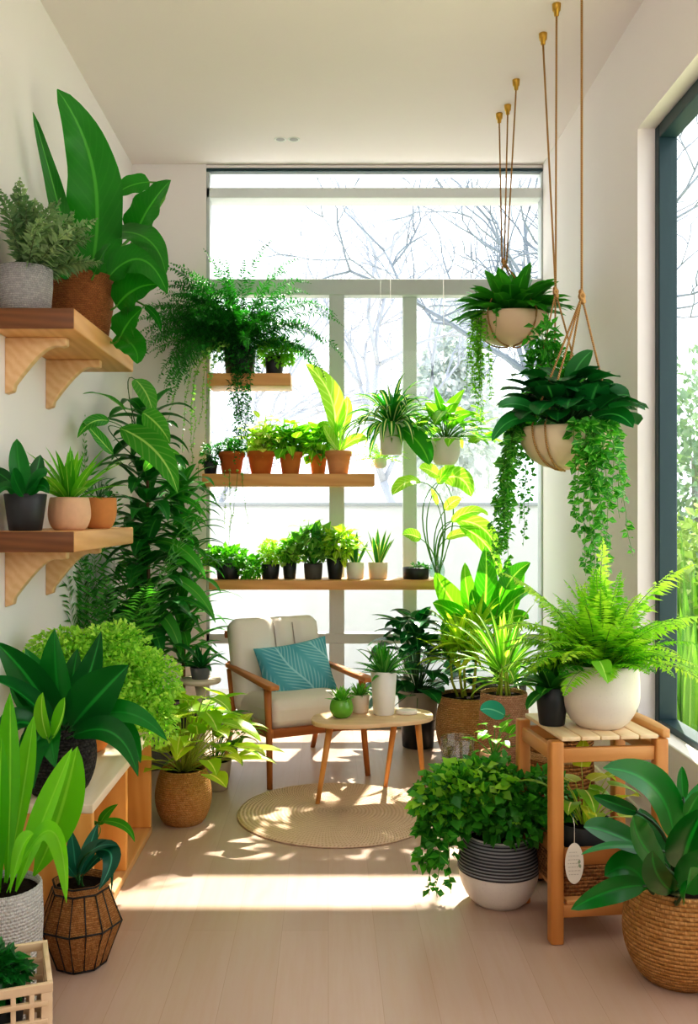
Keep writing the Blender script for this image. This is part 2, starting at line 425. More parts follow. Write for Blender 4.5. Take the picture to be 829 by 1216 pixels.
def vines(t, starts, drops, mat, smat, leafL=.03, leafW=.022, step=.016, seed=1, out=.05, spread=.02, name='trailing_vine', cen=(0, 0), turb=.012, per=1):
    """strands that leave the rim, fall, and carry small leaves; starts: (n,3) local"""
    rg = np.random.default_rng(seed)
    for (sx, sy, sz), dr in zip(starts, drops):
        mb, sb = MB(), MB()
        a = math.atan2(sy - cen[1], sx - cen[0]) + rg.normal(0, .15)
        S = max(8, int(dr / .03)); tt = np.linspace(0, 1, S)
        o = out * (1 - np.exp(-tt * 5)) + spread * tt * rg.normal(0, 1)
        wob = np.cumsum(rg.normal(0, turb, (S, 2)), 0) * .5
        up = .03 * np.sin(np.clip(tt * dr / .12, 0, 1) * PI)
        M = np.stack([sx + np.cos(a) * o + wob[:, 0] * tt, sy + np.sin(a) * o + wob[:, 1] * tt, sz + up - dr * tt ** 1.25], -1)
        sb.tubes(M, .0016, .0009, 4)
        n = max(4, int(dr / step)) * per
        f = np.sort(rg.random(n)) * (S - 1.001); i = f.astype(int); w = (f - i)[:, None]
        p = M[i] * (1 - w) + M[i + 1] * w
        d = rg.normal(0, 1, (n, 3)); d[:, 2] = d[:, 2] * .4 - .25
        d[:, 0] += np.cos(a) * .3; d[:, 1] += np.sin(a) * .3; d = nrm(d)
        N = nrm(rg.normal(0, .4, (n, 3)) + np.array([np.cos(a) * .8, np.sin(a) * .8 - .3, .6]))
        Ls = leafL * (.55 + .6 * rg.random(n)) * (1.1 - .5 * f / S)
        mb.leaflets(p, d, N, Ls, leafW / leafL * Ls, rg.random(n))
        sb.build('vine_stem', smat, mb.build(name, mat, t, clip=True), clip=False)
def cloud(t, blobs, n, mat, smat, L, W, seed=1, base=(0, 0, 0), name='foliage', nst=40, drp=.2):
    """fine dense foliage filling soft blobs (x,y,z,rx,ry,rz)"""
    rg = np.random.default_rng(seed); bl = np.array(blobs, float)
    vol = bl[:, 3] * bl[:, 4] * bl[:, 5]; ch = rg.choice(len(bl), n, p=vol / vol.sum())
    d = nrm(rg.normal(0, 1, (n, 3))); r = rg.random(n) ** .38
    p = bl[ch, :3] + d * r[:, None] * bl[ch, 3:]
    D = nrm(d + rg.normal(0, .5, (n, 3)) + np.array([0, 0, -drp])); N = nrm(rg.normal(0, .5, (n, 3)) + np.array([0, -.2, .9]))
    Ls = L * (.5 + .7 * rg.random(n))
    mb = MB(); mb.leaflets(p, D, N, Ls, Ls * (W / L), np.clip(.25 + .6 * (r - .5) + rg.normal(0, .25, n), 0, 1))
    k = rg.choice(n, min(nst, n), replace=False); b = np.tile(np.array(base, float), (len(k), 1)) + rg.normal(0, .01, (len(k), 3)) * np.array([1, 1, 0])
    MB().tubes(bez(b, (b + p[k]) * .5 + np.array([0, 0, .03]), p[k], 7), .0018, .0008, 4).build('stem', smat, t)
    return mb.build(name, mat, t, clip=True)
def handleaves(t, lst, mat, shape='oval', fold=.2, wave=.0, stem_from=None, smat=None, seed=0, S=14, na=7, face=(0, -1, .55), name='foliage', sr=.006, tilt=.35, rnd=None):
    """lst rows: base px,py,Y, tip px,py,Y, width px, bend px,py   (world pixels -> local of t)"""
    rg = np.random.default_rng(seed); loc = np.array(t.location)
    p0 = np.array([P(*r[0:3]) for r in lst]); p2 = np.array([P(*r[3:6]) for r in lst])
    ym = (p0[:, 1] + p2[:, 1]) / 2
    p1 = (p0 + p2) / 2 + np.stack([np.array([r[7] for r in lst]) * ym / F, np.array([(r[9] if len(r) > 9 else 0.) for r in lst]), -np.array([r[8] for r in lst]) * ym / F], -1)
    W = np.array([r[6] for r in lst]) * ym / F
    N = nrm(np.array(face, float) + rg.normal(0, tilt, (len(lst), 3)))
    M = bez(p0, p1, p2, S)
    if name == 'foliage':
        o = MB().ribbon(M, W, N, shape, fold, wave, 3, na, rnd, seed).build(name, mat, t, offset=loc, clip=True)
    else:
        for i in range(len(lst)):
            o = MB().ribbon(M[i:i+1], W[i:i+1], N[i:i+1], shape, fold, wave, 3, na, rnd, seed + i).build(name, mat, t, offset=loc, clip=True)
    if stem_from is not None:
        s0 = np.tile(np.asarray(stem_from, float), (len(lst), 1)) + rg.normal(0, .008, (len(lst), 3)) * np.array([1, 1, 0])
        d0 = nrm(p1 - p0)
        MB().tubes(bez(s0, p0 - d0 * np.linalg.norm(p0 - s0, axis=1)[:, None] * .45, p0 + d0 * .01, 10), sr, sr * .45, 6).build('stem', smat, t, offset=loc)
    return o
# ------------------------------------------------------------------ world, sun, camera
scn = bpy.context.scene
wd = bpy.data.worlds.new('sky'); scn.world = wd; wd.use_nodes = True
nt = wd.node_tree; nt.nodes.clear()
wo = nt.nodes.new('ShaderNodeOutputWorld'); bg = nt.nodes.new('ShaderNodeBackground')
tc = nt.nodes.new('ShaderNodeTexCoord'); sp = nt.nodes.new('ShaderNodeSeparateXYZ'); rp = nt.nodes.new('ShaderNodeValToRGB')
nt.links.new(tc.outputs['Generated'], sp.inputs[0]); nt.links.new(sp.outputs[2], rp.inputs[0])
rp.color_ramp.elements[0].position = 0.0; rp.color_ramp.elements[0].color = (.90, .95, 1, 1)
rp.color_ramp.elements[1].position = .6; rp.color_ramp.elements[1].color = (1, 1, 1, 1)
nt.links.new(rp.outputs[0], bg.inputs[0]); bg.inputs[1].default_value = 1.9
nt.links.new(bg.outputs[0], wo.inputs[0])
sun = bpy.data.lights.new('sun', 'SUN'); sun.energy = 11; sun.angle = math.radians(.7); sun.color = (1, .92, .80)
so = bpy.data.objects.new('sun', sun); COL.objects.link(so)
SAZ, SEL = math.radians(15), math.radians(49)          # towards the sun: from +Y round to +X, and up
sv = Vector((math.sin(SAZ) * math.cos(SEL), math.cos(SAZ) * math.cos(SEL), math.sin(SEL)))
so.rotation_euler = sv.to_track_quat('Z', 'Y').to_euler(); so.location = (4, 9, 8)
# added soft fill behind the camera, no real source there
fl = bpy.data.lights.new('fill_light', 'AREA'); fl.shape = 'RECTANGLE'; fl.size = 2.4; fl.size_y = 2.2; fl.energy = 28; fl.color = (1, .97, .97)
fo = bpy.data.objects.new('fill_light', fl); COL.objects.link(fo); fo.location = (0, -.9, 2.5); fo.rotation_euler = (math.radians(80), 0, 0)
cam = bpy.data.cameras.new('camera'); co = bpy.data.objects.new('camera', cam); COL.objects.link(co)
co.location = (0, 0, CAMZ); co.rotation_euler = (PI / 2, 0, 0)
cam.sensor_fit = 'VERTICAL'; cam.sensor_height = 36; cam.sensor_width = 36; cam.lens = F / 1216 * 36
cam.shift_x = (414.5 - CX) / 1216; cam.shift_y = -(608 - CY) / 1216; cam.clip_start = .05
scn.camera = co
scn.view_settings.view_transform = 'Standard'; scn.view_settings.look = 'Medium High Contrast'
scn.view_settings.exposure = 0.14; scn.view_settings.gamma = 1.0
scn.cycles.max_bounces = 8; scn.cycles.diffuse_bounces = 5; scn.cycles.transparent_max_bounces = 12; scn.cycles.sample_clamp_indirect = 6

# ------------------------------------------------------------------ room
XL, XR, YB, ZC = -1.233, 1.349, 5.82, 3.546
def paint(c, rough=.85):
    s = NT('paint'); n = s.noise(s.obj(), 3, 4); L = lin(c)
    return s.done(s.prin(s.mix(s.math('MULTIPLY', n, .4), L, tuple(x * .93 for x in L[:3]) + (1,)), rough, s.bump(s.noise(s.obj(), 220), .05, .001), .2))
WALL = paint('#f1eaea'); CEIL = paint('#f3e8e8'); PILL = paint('#f0e9e8')
def floormat():
    s = NT('floor'); o = s.obj()
    m = s.n('ShaderNodeMapping'); m.inputs['Rotation'].default_value = (0, 0, PI / 2); s.l(o, m.inputs[0])
    b = s.n('ShaderNodeTexBrick'); s.l(m.outputs[0], b.inputs[0]); b.inputs['Scale'].default_value = 1
    b.inputs['Brick Width'].default_value = 1.5; b.inputs['Row Height'].default_value = .15; b.inputs['Mortar Size'].default_value = .0008
    b.inputs['Color1'].default_value = lin('#c6ac9c'); b.inputs['Color2'].default_value = lin('#bfa593'); b.inputs['Mortar'].default_value = lin('#b0917b')
    g = s.noise(s.scaled(o, (26, 1.6, 1)), 1.5, 5, .6)
    col = s.mix(s.math('MULTIPLY', s.ramp(g, .35, .75), .45), b.outputs['Color'], lin('#bd9b80'))
    return s.done(s.prin(col, .33, s.bump(g, .05, .002), .5))
struct(MB().box((.15, 2.45, -.05), (3.2, 6.9, .1), 0).build('floor', floormat(), smooth=False))
struct(MB().box((.15, 2.45, ZC + .05), (3.2, 6.9, .1), 0).build('ceiling', CEIL, smooth=False))
struct(MB().box((.15, -1.1, ZC / 2), (3.2, .2, ZC), 0).build('wall_front_unseen', WALL, smooth=False))  # unseen wall behind the camera, added to keep sky light off the foreground
struct(MB().box((XL - .1, 2.45, ZC / 2), (.2, 6.9, ZC), 0).build('wall_left', WALL, smooth=False))
WX0 = -.767                                                    # back window from WX0 to the right wall
struct(MB().box(((XL + WX0) / 2, YB + .1, ZC / 2), (WX0 - XL, .2, ZC), 0).build('wall_back', PILL, smooth=False))
RY0, RY1, RZ0, RZ1 = 1.2, 4.04, .43, 3.03                      # right window opening
wr = MB(); T = .16; xc = XR + T / 2
wr.box((xc, 2.45, RZ0 / 2), (T, 6.9, RZ0), 0).box((xc, 2.45, (RZ1 + ZC) / 2), (T, 6.9, ZC - RZ1), 0)
wr.box((xc, (RY1 + 5.9) / 2, (RZ0 + RZ1) / 2), (T, 5.9 - RY1, RZ1 - RZ0), 0).box((xc, (RY0 - 1) / 2, (RZ0 + RZ1) / 2), (T, RY0 + 1, RZ1 - RZ0), 0)
struct(wr.build('wall_right', WALL, smooth=False))
struct(MB().box((XR - .006, 2.6, .04), (.012, 6.4, .08), .003).build('baseboard_right', paint('#efe9e0'), smooth=False))
struct(MB().box((XL + .006, 2.6, .04), (.012, 6.4, .08), .003).build('baseboard_left', paint('#efe9e0'), smooth=False))

ALU = plain('#c3c9ca', .45); DARKF = plain('#1d3a40', .4)
GL = glassmat((.97, .985, .985, 1), .6, name='window_glass')
w1 = struct(thing('window_1', 'tall back window in pale aluminium frame', 'window', (.29, YB, 0)))
del w1['category']
def wpart(name, x0, x1, z0, z1, y0=.02, y1=.09, mat=ALU, par=w1, b=.004):
    return MB().box(((x0 + x1) / 2 - .29, (y0 + y1) / 2, (z0 + z1) / 2), (x1 - x0, y1 - y0, z1 - z0), b, 1).build(name, mat, par, smooth=False)
s = YB / F
def zz(py, Y=YB + .02): return CAMZ - (py - CY) * Y / F
def xx(px, Y=YB + .02): return (px - CX) * Y / F
wpart('frame', WX0, XR, zz(206), ZC, .034, .1, ALU); wpart('head_track', WX0, XR, zz(205), zz(201), -.004, .03, DARKF); wpart('frame', WX0, XR, zz(201), ZC - .002, 0, .033, PILL)
wpart('frame', WX0, WX0 + .022, .0, zz(205), 0, .1, ALU); wpart('frame', XR - .012, XR + .012, .0, zz(205), 0, .1, ALU)
wpart('frame', WX0, XR, 0, .07, 0, .1, ALU)
wpart('transom', WX0, XR, zz(351), zz(332), .0, .1)
wpart('transom', WX0, XR, zz(236), zz(224), .0, .16, plain('#dfe4e6', .5))
wpart('transom', WX0, XR, zz(764), zz(752), .0, .1)
wpart('mullion', xx(391), xx(409), 0.066, zz(350), .006, .094)
wpart('mullion', xx(479), xx(496), 0.066, zz(350), .063, .098, plain('#d9dedf', .5))
gm = MB(); gm.box(((WX0 + XR) / 2 - .29, .055, (.07 + zz(205)) / 2), (XR - WX0, .006, zz(205) - .07), 0)
gm.build('pane', GL, w1, smooth=False)
w2 = struct(thing('window_2', 'big side window with dark teal frame', 'window', (XR, 2.6, 0))); del w2['category']
def w2part(name, y0, y1, z0, z1, x0=.075, x1=.155, mat=DARKF, b=.004):
    return MB().box(((x0 + x1) / 2, (y0 + y1) / 2 - 2.6, (z0 + z1) / 2), (x1 - x0, y1 - y0, z1 - z0), b, 1).build(name, mat, w2, smooth=False)
w2part('frame', RY1 - .05, RY1, RZ0, RZ1); w2part('frame', RY0, RY0 + .05, RZ0, RZ1)
w2part('frame', RY0 + .05, RY1 - .05, RZ1 - .06, RZ1); w2part('frame', RY0 + .05, RY1 - .05, RZ0, RZ0 + .035)
w2part('pane', RY0 + .04, RY1 - .04, RZ0 + .03, RZ1 - .05, .118, .124, GL, 0)
w2part('sill', RY0, RY1, RZ0 - .004, RZ0 + .008, .0, .08, paint('#f3eee6'))

for i, (px, py) in enumerate(((333, 165.5), (349, 165.5))):
    Y = (ZC - CAMZ) * F / (CY - py); x = (px - CX) * Y / F
    t = thing('ceiling_light', ('small round recessed ceiling spot, the one nearer the left wall', 'small round recessed ceiling spot, the one nearer the hanging planters')[i], 'ceiling light', (x, Y, ZC), 0, 'recessed ceiling spots')
    MB().lathe([(.026, -.001), (.034, -.004), (.037, 0)], 32).build('trim_ring', plain('#f2f0ec', .4), t)
    MB().lathe([(.0005, -.0015), (.026, -.0012)], 32).build('lens', plain('#8d8a84', .3), t)

# ------------------------------------------------------------------ outside
def outmat(c, rough=.9):
    s = NT('outside'); n = s.noise(s.obj(), 2.5, 4); L = lin(c)
    return s.done(s.prin(s.mix(n, L, tuple(x * .8 for x in L[:3]) + (1,)), rough, None, .1))
struct(MB().box((3, 14, -.2), (40, 16.3, .1), 0).build('ground', outmat('#cfc9bd'), smooth=False))
struct(MB().box((8.8, 2.4, -.2), (14.5, 7.0, .1), 0).build('ground', outmat('#b9c09a'), smooth=False))
gw = MB(); gw.box((-.6, 8.0, .62), (5.4, .15, 1.6), .004)
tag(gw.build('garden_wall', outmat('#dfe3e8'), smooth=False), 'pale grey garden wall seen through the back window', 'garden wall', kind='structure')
gw = MB(); gw.box((-.6, 8.0, 1.43), (5.5, .2, .03), .004)
tag(gw.build('wall_coping', outmat('#a9b0b6'), smooth=False), 'thin grey coping strip along the top of the garden wall', 'coping', kind='structure')
def bare_tree(loc, h, seed, label, mat, group=None, lean=0., depth=6, r=.09):
    rg = random.Random(seed); segs = []
    def grow(p, d, L, r, k):
        n = 5; pts = [p]; q = p; e = d
        for _ in range(n - 1):
            e = (e + Vector((rg.gauss(0, .16), rg.gauss(0, .16), rg.gauss(0.02, .1)))).normalized(); q = q + e * (L / (n - 1)); pts.append(q)
        segs.append((k, [tuple(v) for v in pts], r, r * .66))
        if k == 0: return
        for _ in range(3 if k > 2 else 2):
            ax = Vector((rg.gauss(0, 1), rg.gauss(0, 1), rg.gauss(0, .3))).normalized()
            nd = (e + ax * rg.uniform(.45, .95)).normalized()
            grow(pts[rg.choice((3, 4, 4, 2))] if k < depth else q, nd, L * rg.uniform(.62, .85), r * .6, k - 1)
    grow(Vector((0, 0, 0)), Vector((lean, 0, 1)).normalized(), h * .3, r, depth)
    t = thing('bare_tree', label, 'tree', loc, 0, group)
    a = MB(); a.tubes(np.array([segs[0][1]]), segs[0][2], segs[0][3], 7); a.build('trunk', mat, t)
    b = MB()
    for k, pts, r0, r1 in segs[1:]: b.tubes(np.array([pts]), max(r0, .006), max(r1, .004), 4)
    b.build('branches', mat, t)
HAZY_BARK = outmat('#b0b7c4'); HAZY_BARK2 = outmat('#8a95a2')  # outdoor haze put into the bark colours as pale blue-grey
bare_tree((-2.3, 15, -.15), 6.4, 3, 'hazy pale bare winter tree beyond the back window, left of the tall mullion', HAZY_BARK, 'bare trees outside')
bare_tree((1.3, 13.5, -.15), 6.8, 11, 'hazy pale bare winter tree beyond the back window, right of the tall mullion', HAZY_BARK, 'bare trees outside')
bare_tree((3.75, 9.3, -.15), 6.5, 5, 'bare branching tree outside the dark framed side window', HAZY_BARK2, 'bare trees outside', depth=6)
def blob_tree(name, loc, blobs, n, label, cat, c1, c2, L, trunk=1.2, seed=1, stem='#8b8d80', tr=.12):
    t = thing(name, label, cat, loc)
    cloud(t, blobs, n, leafmat(c1, c2, trans=tr, rough=.8), stemmat(stem), L, L * .55, seed, (0, 0, 0), 'foliage', 60)
    MB().tubes([[(0, 0, 0), (.02, 0, trunk * .5), (0, .02, trunk)]], .05, .03, 8).build('trunk', stemmat(stem), t)
blob_tree('conifer', (2.15, 16, -.15), [(0, 0, 3.0, 1.0, .9, 1.3), (0, 0, 4.1, .6, .6, 1.1), (0, 0, 5.0, .3, .3, .8)], 4500, 'hazy grey green conifer beyond the back window', 'tree', '#c3ccd6', '#d9dfe6', .2, 3, 3, '#c0c4c8')  # haze painted in: leaf and trunk colours washed out to grey-blue
blob_tree('shrub', (3.25, 8.2, -.15), [(0, 0, 1.7, .9, .9, 1.0), (.4, .3, 2.5, .6, .6, .6), (-.5, 0, 1.0, .6, .6, .9)], 3500, 'leafy green shrub outside the side window, pale and hazy', 'shrub', '#6f8f78', '#93ad8c', .12, 2, 5)  # haze put into the paled leaf colours
blob_tree('shrub', (2.62, 6.5, -.15), [(0, 0, .8, .6, .6, .7), (.3, 0, 1.3, .4, .4, .45)], 2500, 'low sunlit yellow green shrub outside the side window', 'shrub', '#7fa04a', '#a9c272', .1, 1, 6)
for i, (x, y, h, lb) in enumerate(((2.06, 5.3, .8, 'tall bright strappy plant outside just beyond the side window sill'), (2.40, 6.1, 1.1, 'tall bright strappy plant outside farther beyond the side window'))):
    t = thing('garden_plant', lb, 'plant', (x, y, -.15))
    rosette(t, 0.0, 34, h * 1.35, .07, leafmat('#3f8018', '#7fb03a', '#9fc45a', trans=.2), (88, 66), .6, 'sword', .3, .05, 20 + i)

# ------------------------------------------------------------------ wall shelves and bench (left)
WD = wood('#e9b87f', '#c98d54', 1); WDL = wood('#f0cfa3', '#d8a873', 1); WDX = wood('#e8b276', '#cf9356', 0); WDZ = wood('#e3ac70', '#c88b50', 2)
END = wood('#8d5a33', '#5d381e', 0, 1.6); PINE = wood('#eeb265', '#d8913f', 2, .8); PINE_SUNLIT = wood('#f3e3cd', '#e3cba9', 1)
def wall_shelf(z, label):
    x0, x1, y0, y1, th = XL, -.925, 3.37, 4.40, .078
    t = thing('wall_shelf', label, 'shelf', (XL, 3.88, z - th), 0, 'wooden shelves on the left wall')
    L = np.array(t.location)
    MB().box(((x0 + x1) / 2, (y0 + y1) / 2 + .004, z - th / 2), (x1 - x0 - .002, y1 - y0 - .008, th), .006).build('board', WD, t, offset=L)
    MB().box(((x0 + x1) / 2, y0 + .002, z - th / 2), (x1 - x0 - .004, .006, th - .003), .002).build('end_grain', END, t, offset=L)
    for yb in (3.55, 4.06):
        pts = [(0, 0), (.235, 0), (.235, -.03)]
        for k in range(9):
            u = k / 8; pts.append((.215 - .18 * u + .02 * math.sin(PI * u), -.035 - .145 * u + .055 * math.sin(PI * u)))
        pts += [(.03, -.205), (0, -.215)]
        m = Matrix.Translation((0, yb - 3.88, 0)) @ Matrix.Rotation(PI / 2, 4, 'X')
        MB().prism(pts, -.022, .022, .004, 2, m).build('bracket', WDL, t)
    return t
wall_shelf(2.10, 'upper wooden wall shelf with curved brackets, carrying the big banana leaf plant')
wall_shelf(1.286, 'lower wooden wall shelf with brackets, carrying three small potted plants')

bt = thing('bench', 'low open pine bench along the left wall with sunlit pale top and divided compartments', 'bench', (-.985, 3.4, 0))
BL = np.array(bt.location); bx0, bx1, by0, by1, bz = XL + .004, -.745, 2.93, 3.92, .43
def bpart(nm, x0, x1, y0, y1, z0, z1, m, bev=.004): MB().box(((x0 + x1) / 2, (y0 + y1) / 2, (z0 + z1) / 2), (x1 - x0, y1 - y0, z1 - z0), bev).build(nm, m, bt, offset=BL)
bpart('top', bx0, bx1, by0, by1, bz - .03, bz, PINE_SUNLIT)  # sunlight whitening the bench top is put into its wood colour
bpart('bottom_board', bx0, bx1, by0, by1, .0, .03, WD)
for y in (by0, 3.42, by1 - .03): bpart('side_panel', bx0, bx1 - .002, y, y + .03, .03, bz - .03, PINE)
bpart('back_panel', bx0, bx0 + .012, by0 + .03, by1 - .03, .03, bz - .03, PINE)

# ------------------------------------------------------------------ window shelves
def zf(py, Y): return CAMZ - (py - CY) * Y / F
SY0, SY1 = 5.54, 5.80
def window_shelf(px0, px1, pyt, pyb, label):
    x0, x1 = (px0 - CX) * SY0 / F, (px1 - CX) * SY0 / F
    z1 = zf(pyt, SY0); z0 = zf(pyb, SY0)
    t = thing('window_shelf', label, 'shelf', ((x0 + x1) / 2, (SY0 + SY1) / 2, z0), 0, 'wooden shelves across the back window')
    MB().box((0, 0, (z1 - z0) / 2), (x1 - x0, SY1 - SY0, z1 - z0), .004).build('board', WDX, t)
    for k in (-.42, .42):
        MB().box(((x1 - x0) * k, (SY1 - SY0) / 2 + .012, (z1 - z0) / 2), (.02, .036, (z1 - z0) * .7), .002).build('mounting_pin', ALU, t)
    return z1
ZA = window_shelf(246, 345, 443, 458, 'short top wooden shelf across the back window under the trailing asparagus fern')
ZB = window_shelf(240, 445, 562.5, 577, 'middle wooden shelf across the back window holding terracotta pots')
ZD = window_shelf(248, 530, 689, 700.5, 'lowest and longest wooden shelf across the back window holding small dark and white pots')

# ------------------------------------------------------------------ rug
def rugmat():
    s = NT('rug'); o = s.obj(); sp = s.n('ShaderNodeSeparateXYZ'); s.l(o, sp.inputs[0])
    r = s.math('SQRT', s.math('ADD', s.math('MULTIPLY', sp.outputs[0], sp.outputs[0]), s.math('MULTIPLY', sp.outputs[1], sp.outputs[1])))
    an = s.math('ARCTAN2', sp.outputs[1], sp.outputs[0])
    ring = s.math('SINE', s.math('MULTIPLY', r, 2 * PI / .017))
    tw = s.math('SINE', s.math('ADD', s.math('MULTIPLY', an, 170.), s.math('MULTIPLY', r, 300.)))
    h = s.math('ADD', s.math('MULTIPLY', ring, .32), s.math('MULTIPLY', tw, .3))
    n = s.noise(o, 60, 3)
    col = s.mix(s.math('MULTIPLY', n, .8), lin('#e6ccb2'), lin('#d3b394'))
    col = s.mix(s.ramp(h, -.15, -.6), col, lin('#bd9a7a'))
    return s.done(s.prin(col, .95, s.bump(s.math('ADD', h, n), .7, .005), .1))
RX, RYc, RR = .035, 4.175, .445
m = MB().lathe([(.0005, .011), (RR * .5, .012), (RR - .015, .012), (RR - .003, .009), (RR, .004), (RR - .004, 0.0005)][::-1], 96)
tag(m.build('rug', rugmat(), loc=(RX, RYc, 0)), 'round braided jute rug on the wooden floor in front of the coffee table', 'rug')

# ------------------------------------------------------------------ armchair
TEAK = wood('#c98246', '#9c5c2c', 2, 1.2); TEAKX = wood('#d08b4e', '#a26232', 1, 1.2)
UPH = fabric('#eee5da', '#dccfc1'); 
rot = math.radians(26)
ch = thing('armchair', 'mid-century armchair with beige cushions and warm wooden frame behind the coffee table', 'armchair', (-.184, 4.95, 0), rot)
hw = .265
def puff(w, d, h, bev=.035, nx=28, ny=28, seams=(), pinch=.012, crown=.02, sd=.01):
    """upholstered cushion in the x,z plane, thickness along y; seams vertical at given fractions"""
    b = bmesh.new(); bmesh.ops.create_cube(b, size=1); bmesh.ops.scale(b, vec=(w, d, h), verts=b.verts)
    bmesh.ops.subdivide_edges(b, edges=list(b.edges), cuts=nx, use_grid_fill=True)
    for v in b.verts:
        x, y, z = v.co; u, q, k = 2 * x / w, 2 * y / d, 2 * z / h
        f = (1 - abs(u) ** 6) * (1 - abs(k) ** 6)
        y2 = y + math.copysign(crown * f, y) * abs(q)
        for sx in seams: y2 -= math.copysign(1, y) * abs(q) * sd * math.exp(-((u - sx) / .085) ** 2)
        e = (max(0, abs(u) - .82) / .18) ** 2 + (max(0, abs(k) - .82) / .18) ** 2
        y2 *= 1 - .55 * min(1, e) ** 1.3
        rr = max(0, abs(u) - .85) / .15; rk = max(0, abs(k) - .85) / .15
        v.co = (x - math.copysign(bev * .5 * rr * rk, x), y2, z - math.copysign(bev * .5 * rr * rk, z))
    return b
bk = MB().bm(puff(.53, .09, .51, seams=(-.05, .38), crown=.022, sd=.026), Matrix.Translation((0, .235, .52)) @ Matrix.Rotation(math.radians(-17), 4, 'X'))
bko = bk.build('backrest_cushion', UPH, ch)
for sx in (-.05, .38):
    sm = MB().tubes([[(sx * .265, -.0455 - .004 * math.sin(PI * (k + .5) / 9), -.205 + .42 * k / 8) for k in range(9)]], .0028, .0028, 6)
    v = np.array(Matrix.Translation((0, .235, .52)) @ Matrix.Rotation(math.radians(-17), 4, 'X')); sm.V[-1] = sm.V[-1] @ v[:3, :3].T + v[:3, 3]
    sm.build('seam', fabric('#a89a8c'), bko)
st = MB().bm(puff(.50, .125, .52, crown=.022), Matrix.Translation((0, -.03, .325)) @ Matrix.Rotation(math.radians(90 - 4), 4, 'X'))
st.build('seat_cushion', UPH, ch)
for sx in (-1, 1):
    x = sx * hw
    MB().tubes([[(x * 1.03, -.325, 0), (x, -.30, .2), (x, -.285, .37), (x, -.275, .495)]], .014, .02, 10).build('front_leg', TEAK, ch)
    MB().tubes([[(x * 1.0, .33, 0), (x, .26, .16), (x, .21, .3), (x, .27, .5)]], .014, .018, 10).build('rear_leg', TEAK, ch)
    pts = [(-.03, -.36), (.02, -.365), (.034, -.34), (.026, -.1), (.018, .2), (.014, .31), (-.012, .31), (-.016, .1), (-.03, -.2)]
    a = MB().prism([(sx * px_, py_) for px_, py_ in pts], 0, .026, .008, 3, Matrix.Translation((x, 0, .495)) @ Matrix.Rotation(math.radians(1.5), 4, 'X'))
    a.build('armrest', TEAKX, ch)
    MB().box((x * .97, -.04, .245), (.026, .54, .045), .006, rot=(math.radians(-4), 0, 0)).build('side_rail', TEAKX, ch)
MB().box((0, -.295, .262), (.52, .024, .045), .006).build('front_rail', wood('#b9713a', '#8a4a20', 0, 1.2), ch)
MB().box((0, .20, .235), (.52, .024, .045), .006).build('rear_rail', wood('#b9713a', '#8a4a20', 0, 1.2), ch)
for k in range(3):
    MB().box((0, .235 + k * .052, .36 + k * .16), (.54, .016, .04), .005, rot=(math.radians(-17), 0, 0)).build('back_slat', wood('#b9713a', '#8a4a20', 0, 1.2), ch)
def palmfabric():
    s = NT('palm_print'); o = s.obj()
    m = s.n('ShaderNodeMapping'); s.l(o, m.inputs[0]); m.inputs['Rotation'].default_value = (0, 0.5, 0); m.inputs['Location'].default_value = (.12, 0, .05)
    sp = s.n('ShaderNodeSeparateXYZ'); s.l(m.outputs[0], sp.inputs[0])
    x, z = sp.outputs[0], sp.outputs[2]
    # fronds: spines every .15 m, veins slanting off them
    fx = s.math('SUBTRACT', s.math('FRACT', s.math('MULTIPLY', s.math('ADD', x, s.math('MULTIPLY', s.math('SINE', s.math('MULTIPLY', z, 14.)), .02)), 5.2)), .5)
    ax = s.math('ABSOLUTE', fx)
    vein = s.math('SINE', s.math('MULTIPLY', s.math('SUBTRACT', z, s.math('MULTIPLY', ax, .26)), 210.))
    spine = s.ramp(ax, .035, .015); stripe = s.math('MULTIPLY', s.ramp(vein, .1, .8), s.ramp(ax, .47, .36))
    n = s.noise(o, 7, 2)
    base = s.mix(n, lin('#2a8496'), lin('#7cc3cc'))
    col = s.mix(s.math('MULTIPLY', stripe, .45), base, lin('#b5dfe2')); col = s.mix(s.math('MULTIPLY', spine, .8), col, lin('#a9d8dc'))
    wv = s.noise(o, 500, 1)
    return s.done(s.prin(col, .85, s.bump(wv, .2, .002), .2))
def pillow(w, h, d, n=30):
    mb = MB(); g = np.linspace(-1, 1, n); Ux, Uz = np.meshgrid(g, g, indexing='ij')
    pin = 1 - .07 * (1 - Uz ** 2) * 0
    X = Ux * w / 2 * (1 - .06 * (1 - np.abs(Ux)) * 0 - .07 * np.cos(Uz * PI / 2) * np.abs(Ux) ** 3); Z = Uz * h / 2 * (1 - .09 * np.cos(Ux * PI / 2) * np.abs(Uz) ** 3)
    th = d / 2 * (np.clip(1 - Ux ** 2, 0, 1) * np.clip(1 - Uz ** 2, 0, 1)) ** .42 + .002
    rg = np.random.default_rng(4)
    th = th * (1 + .05 * np.sin(Ux * 5 + Uz * 3))
    for sgn in (-1, 1):
        V = np.stack([X, sgn * th, Z], -1)
        i, j = np.meshgrid(np.arange(n - 1), np.arange(n - 1), indexing='ij')
        q = np.stack([i * n + j, (i + 1) * n + j, (i + 1) * n + j + 1, i * n + j + 1], -1).reshape(-1, 4)
        mb.add(V, q if sgn < 0 else q[:, ::-1])
    return mb
cu = pillow(.43, .30, .13).build('cushion', palmfabric())
cl = np.array([.045, .075]); cu.location = (-.184 + cl[0] * math.cos(rot) - cl[1] * math.sin(rot), 4.95 + cl[0] * math.sin(rot) + cl[1] * math.cos(rot), .505)
cu.rotation_euler = Euler((math.radians(-19), math.radians(-6), rot)); tag(cu, 'teal cushion with a palm leaf print leaning on the armchair backrest', 'cushion')

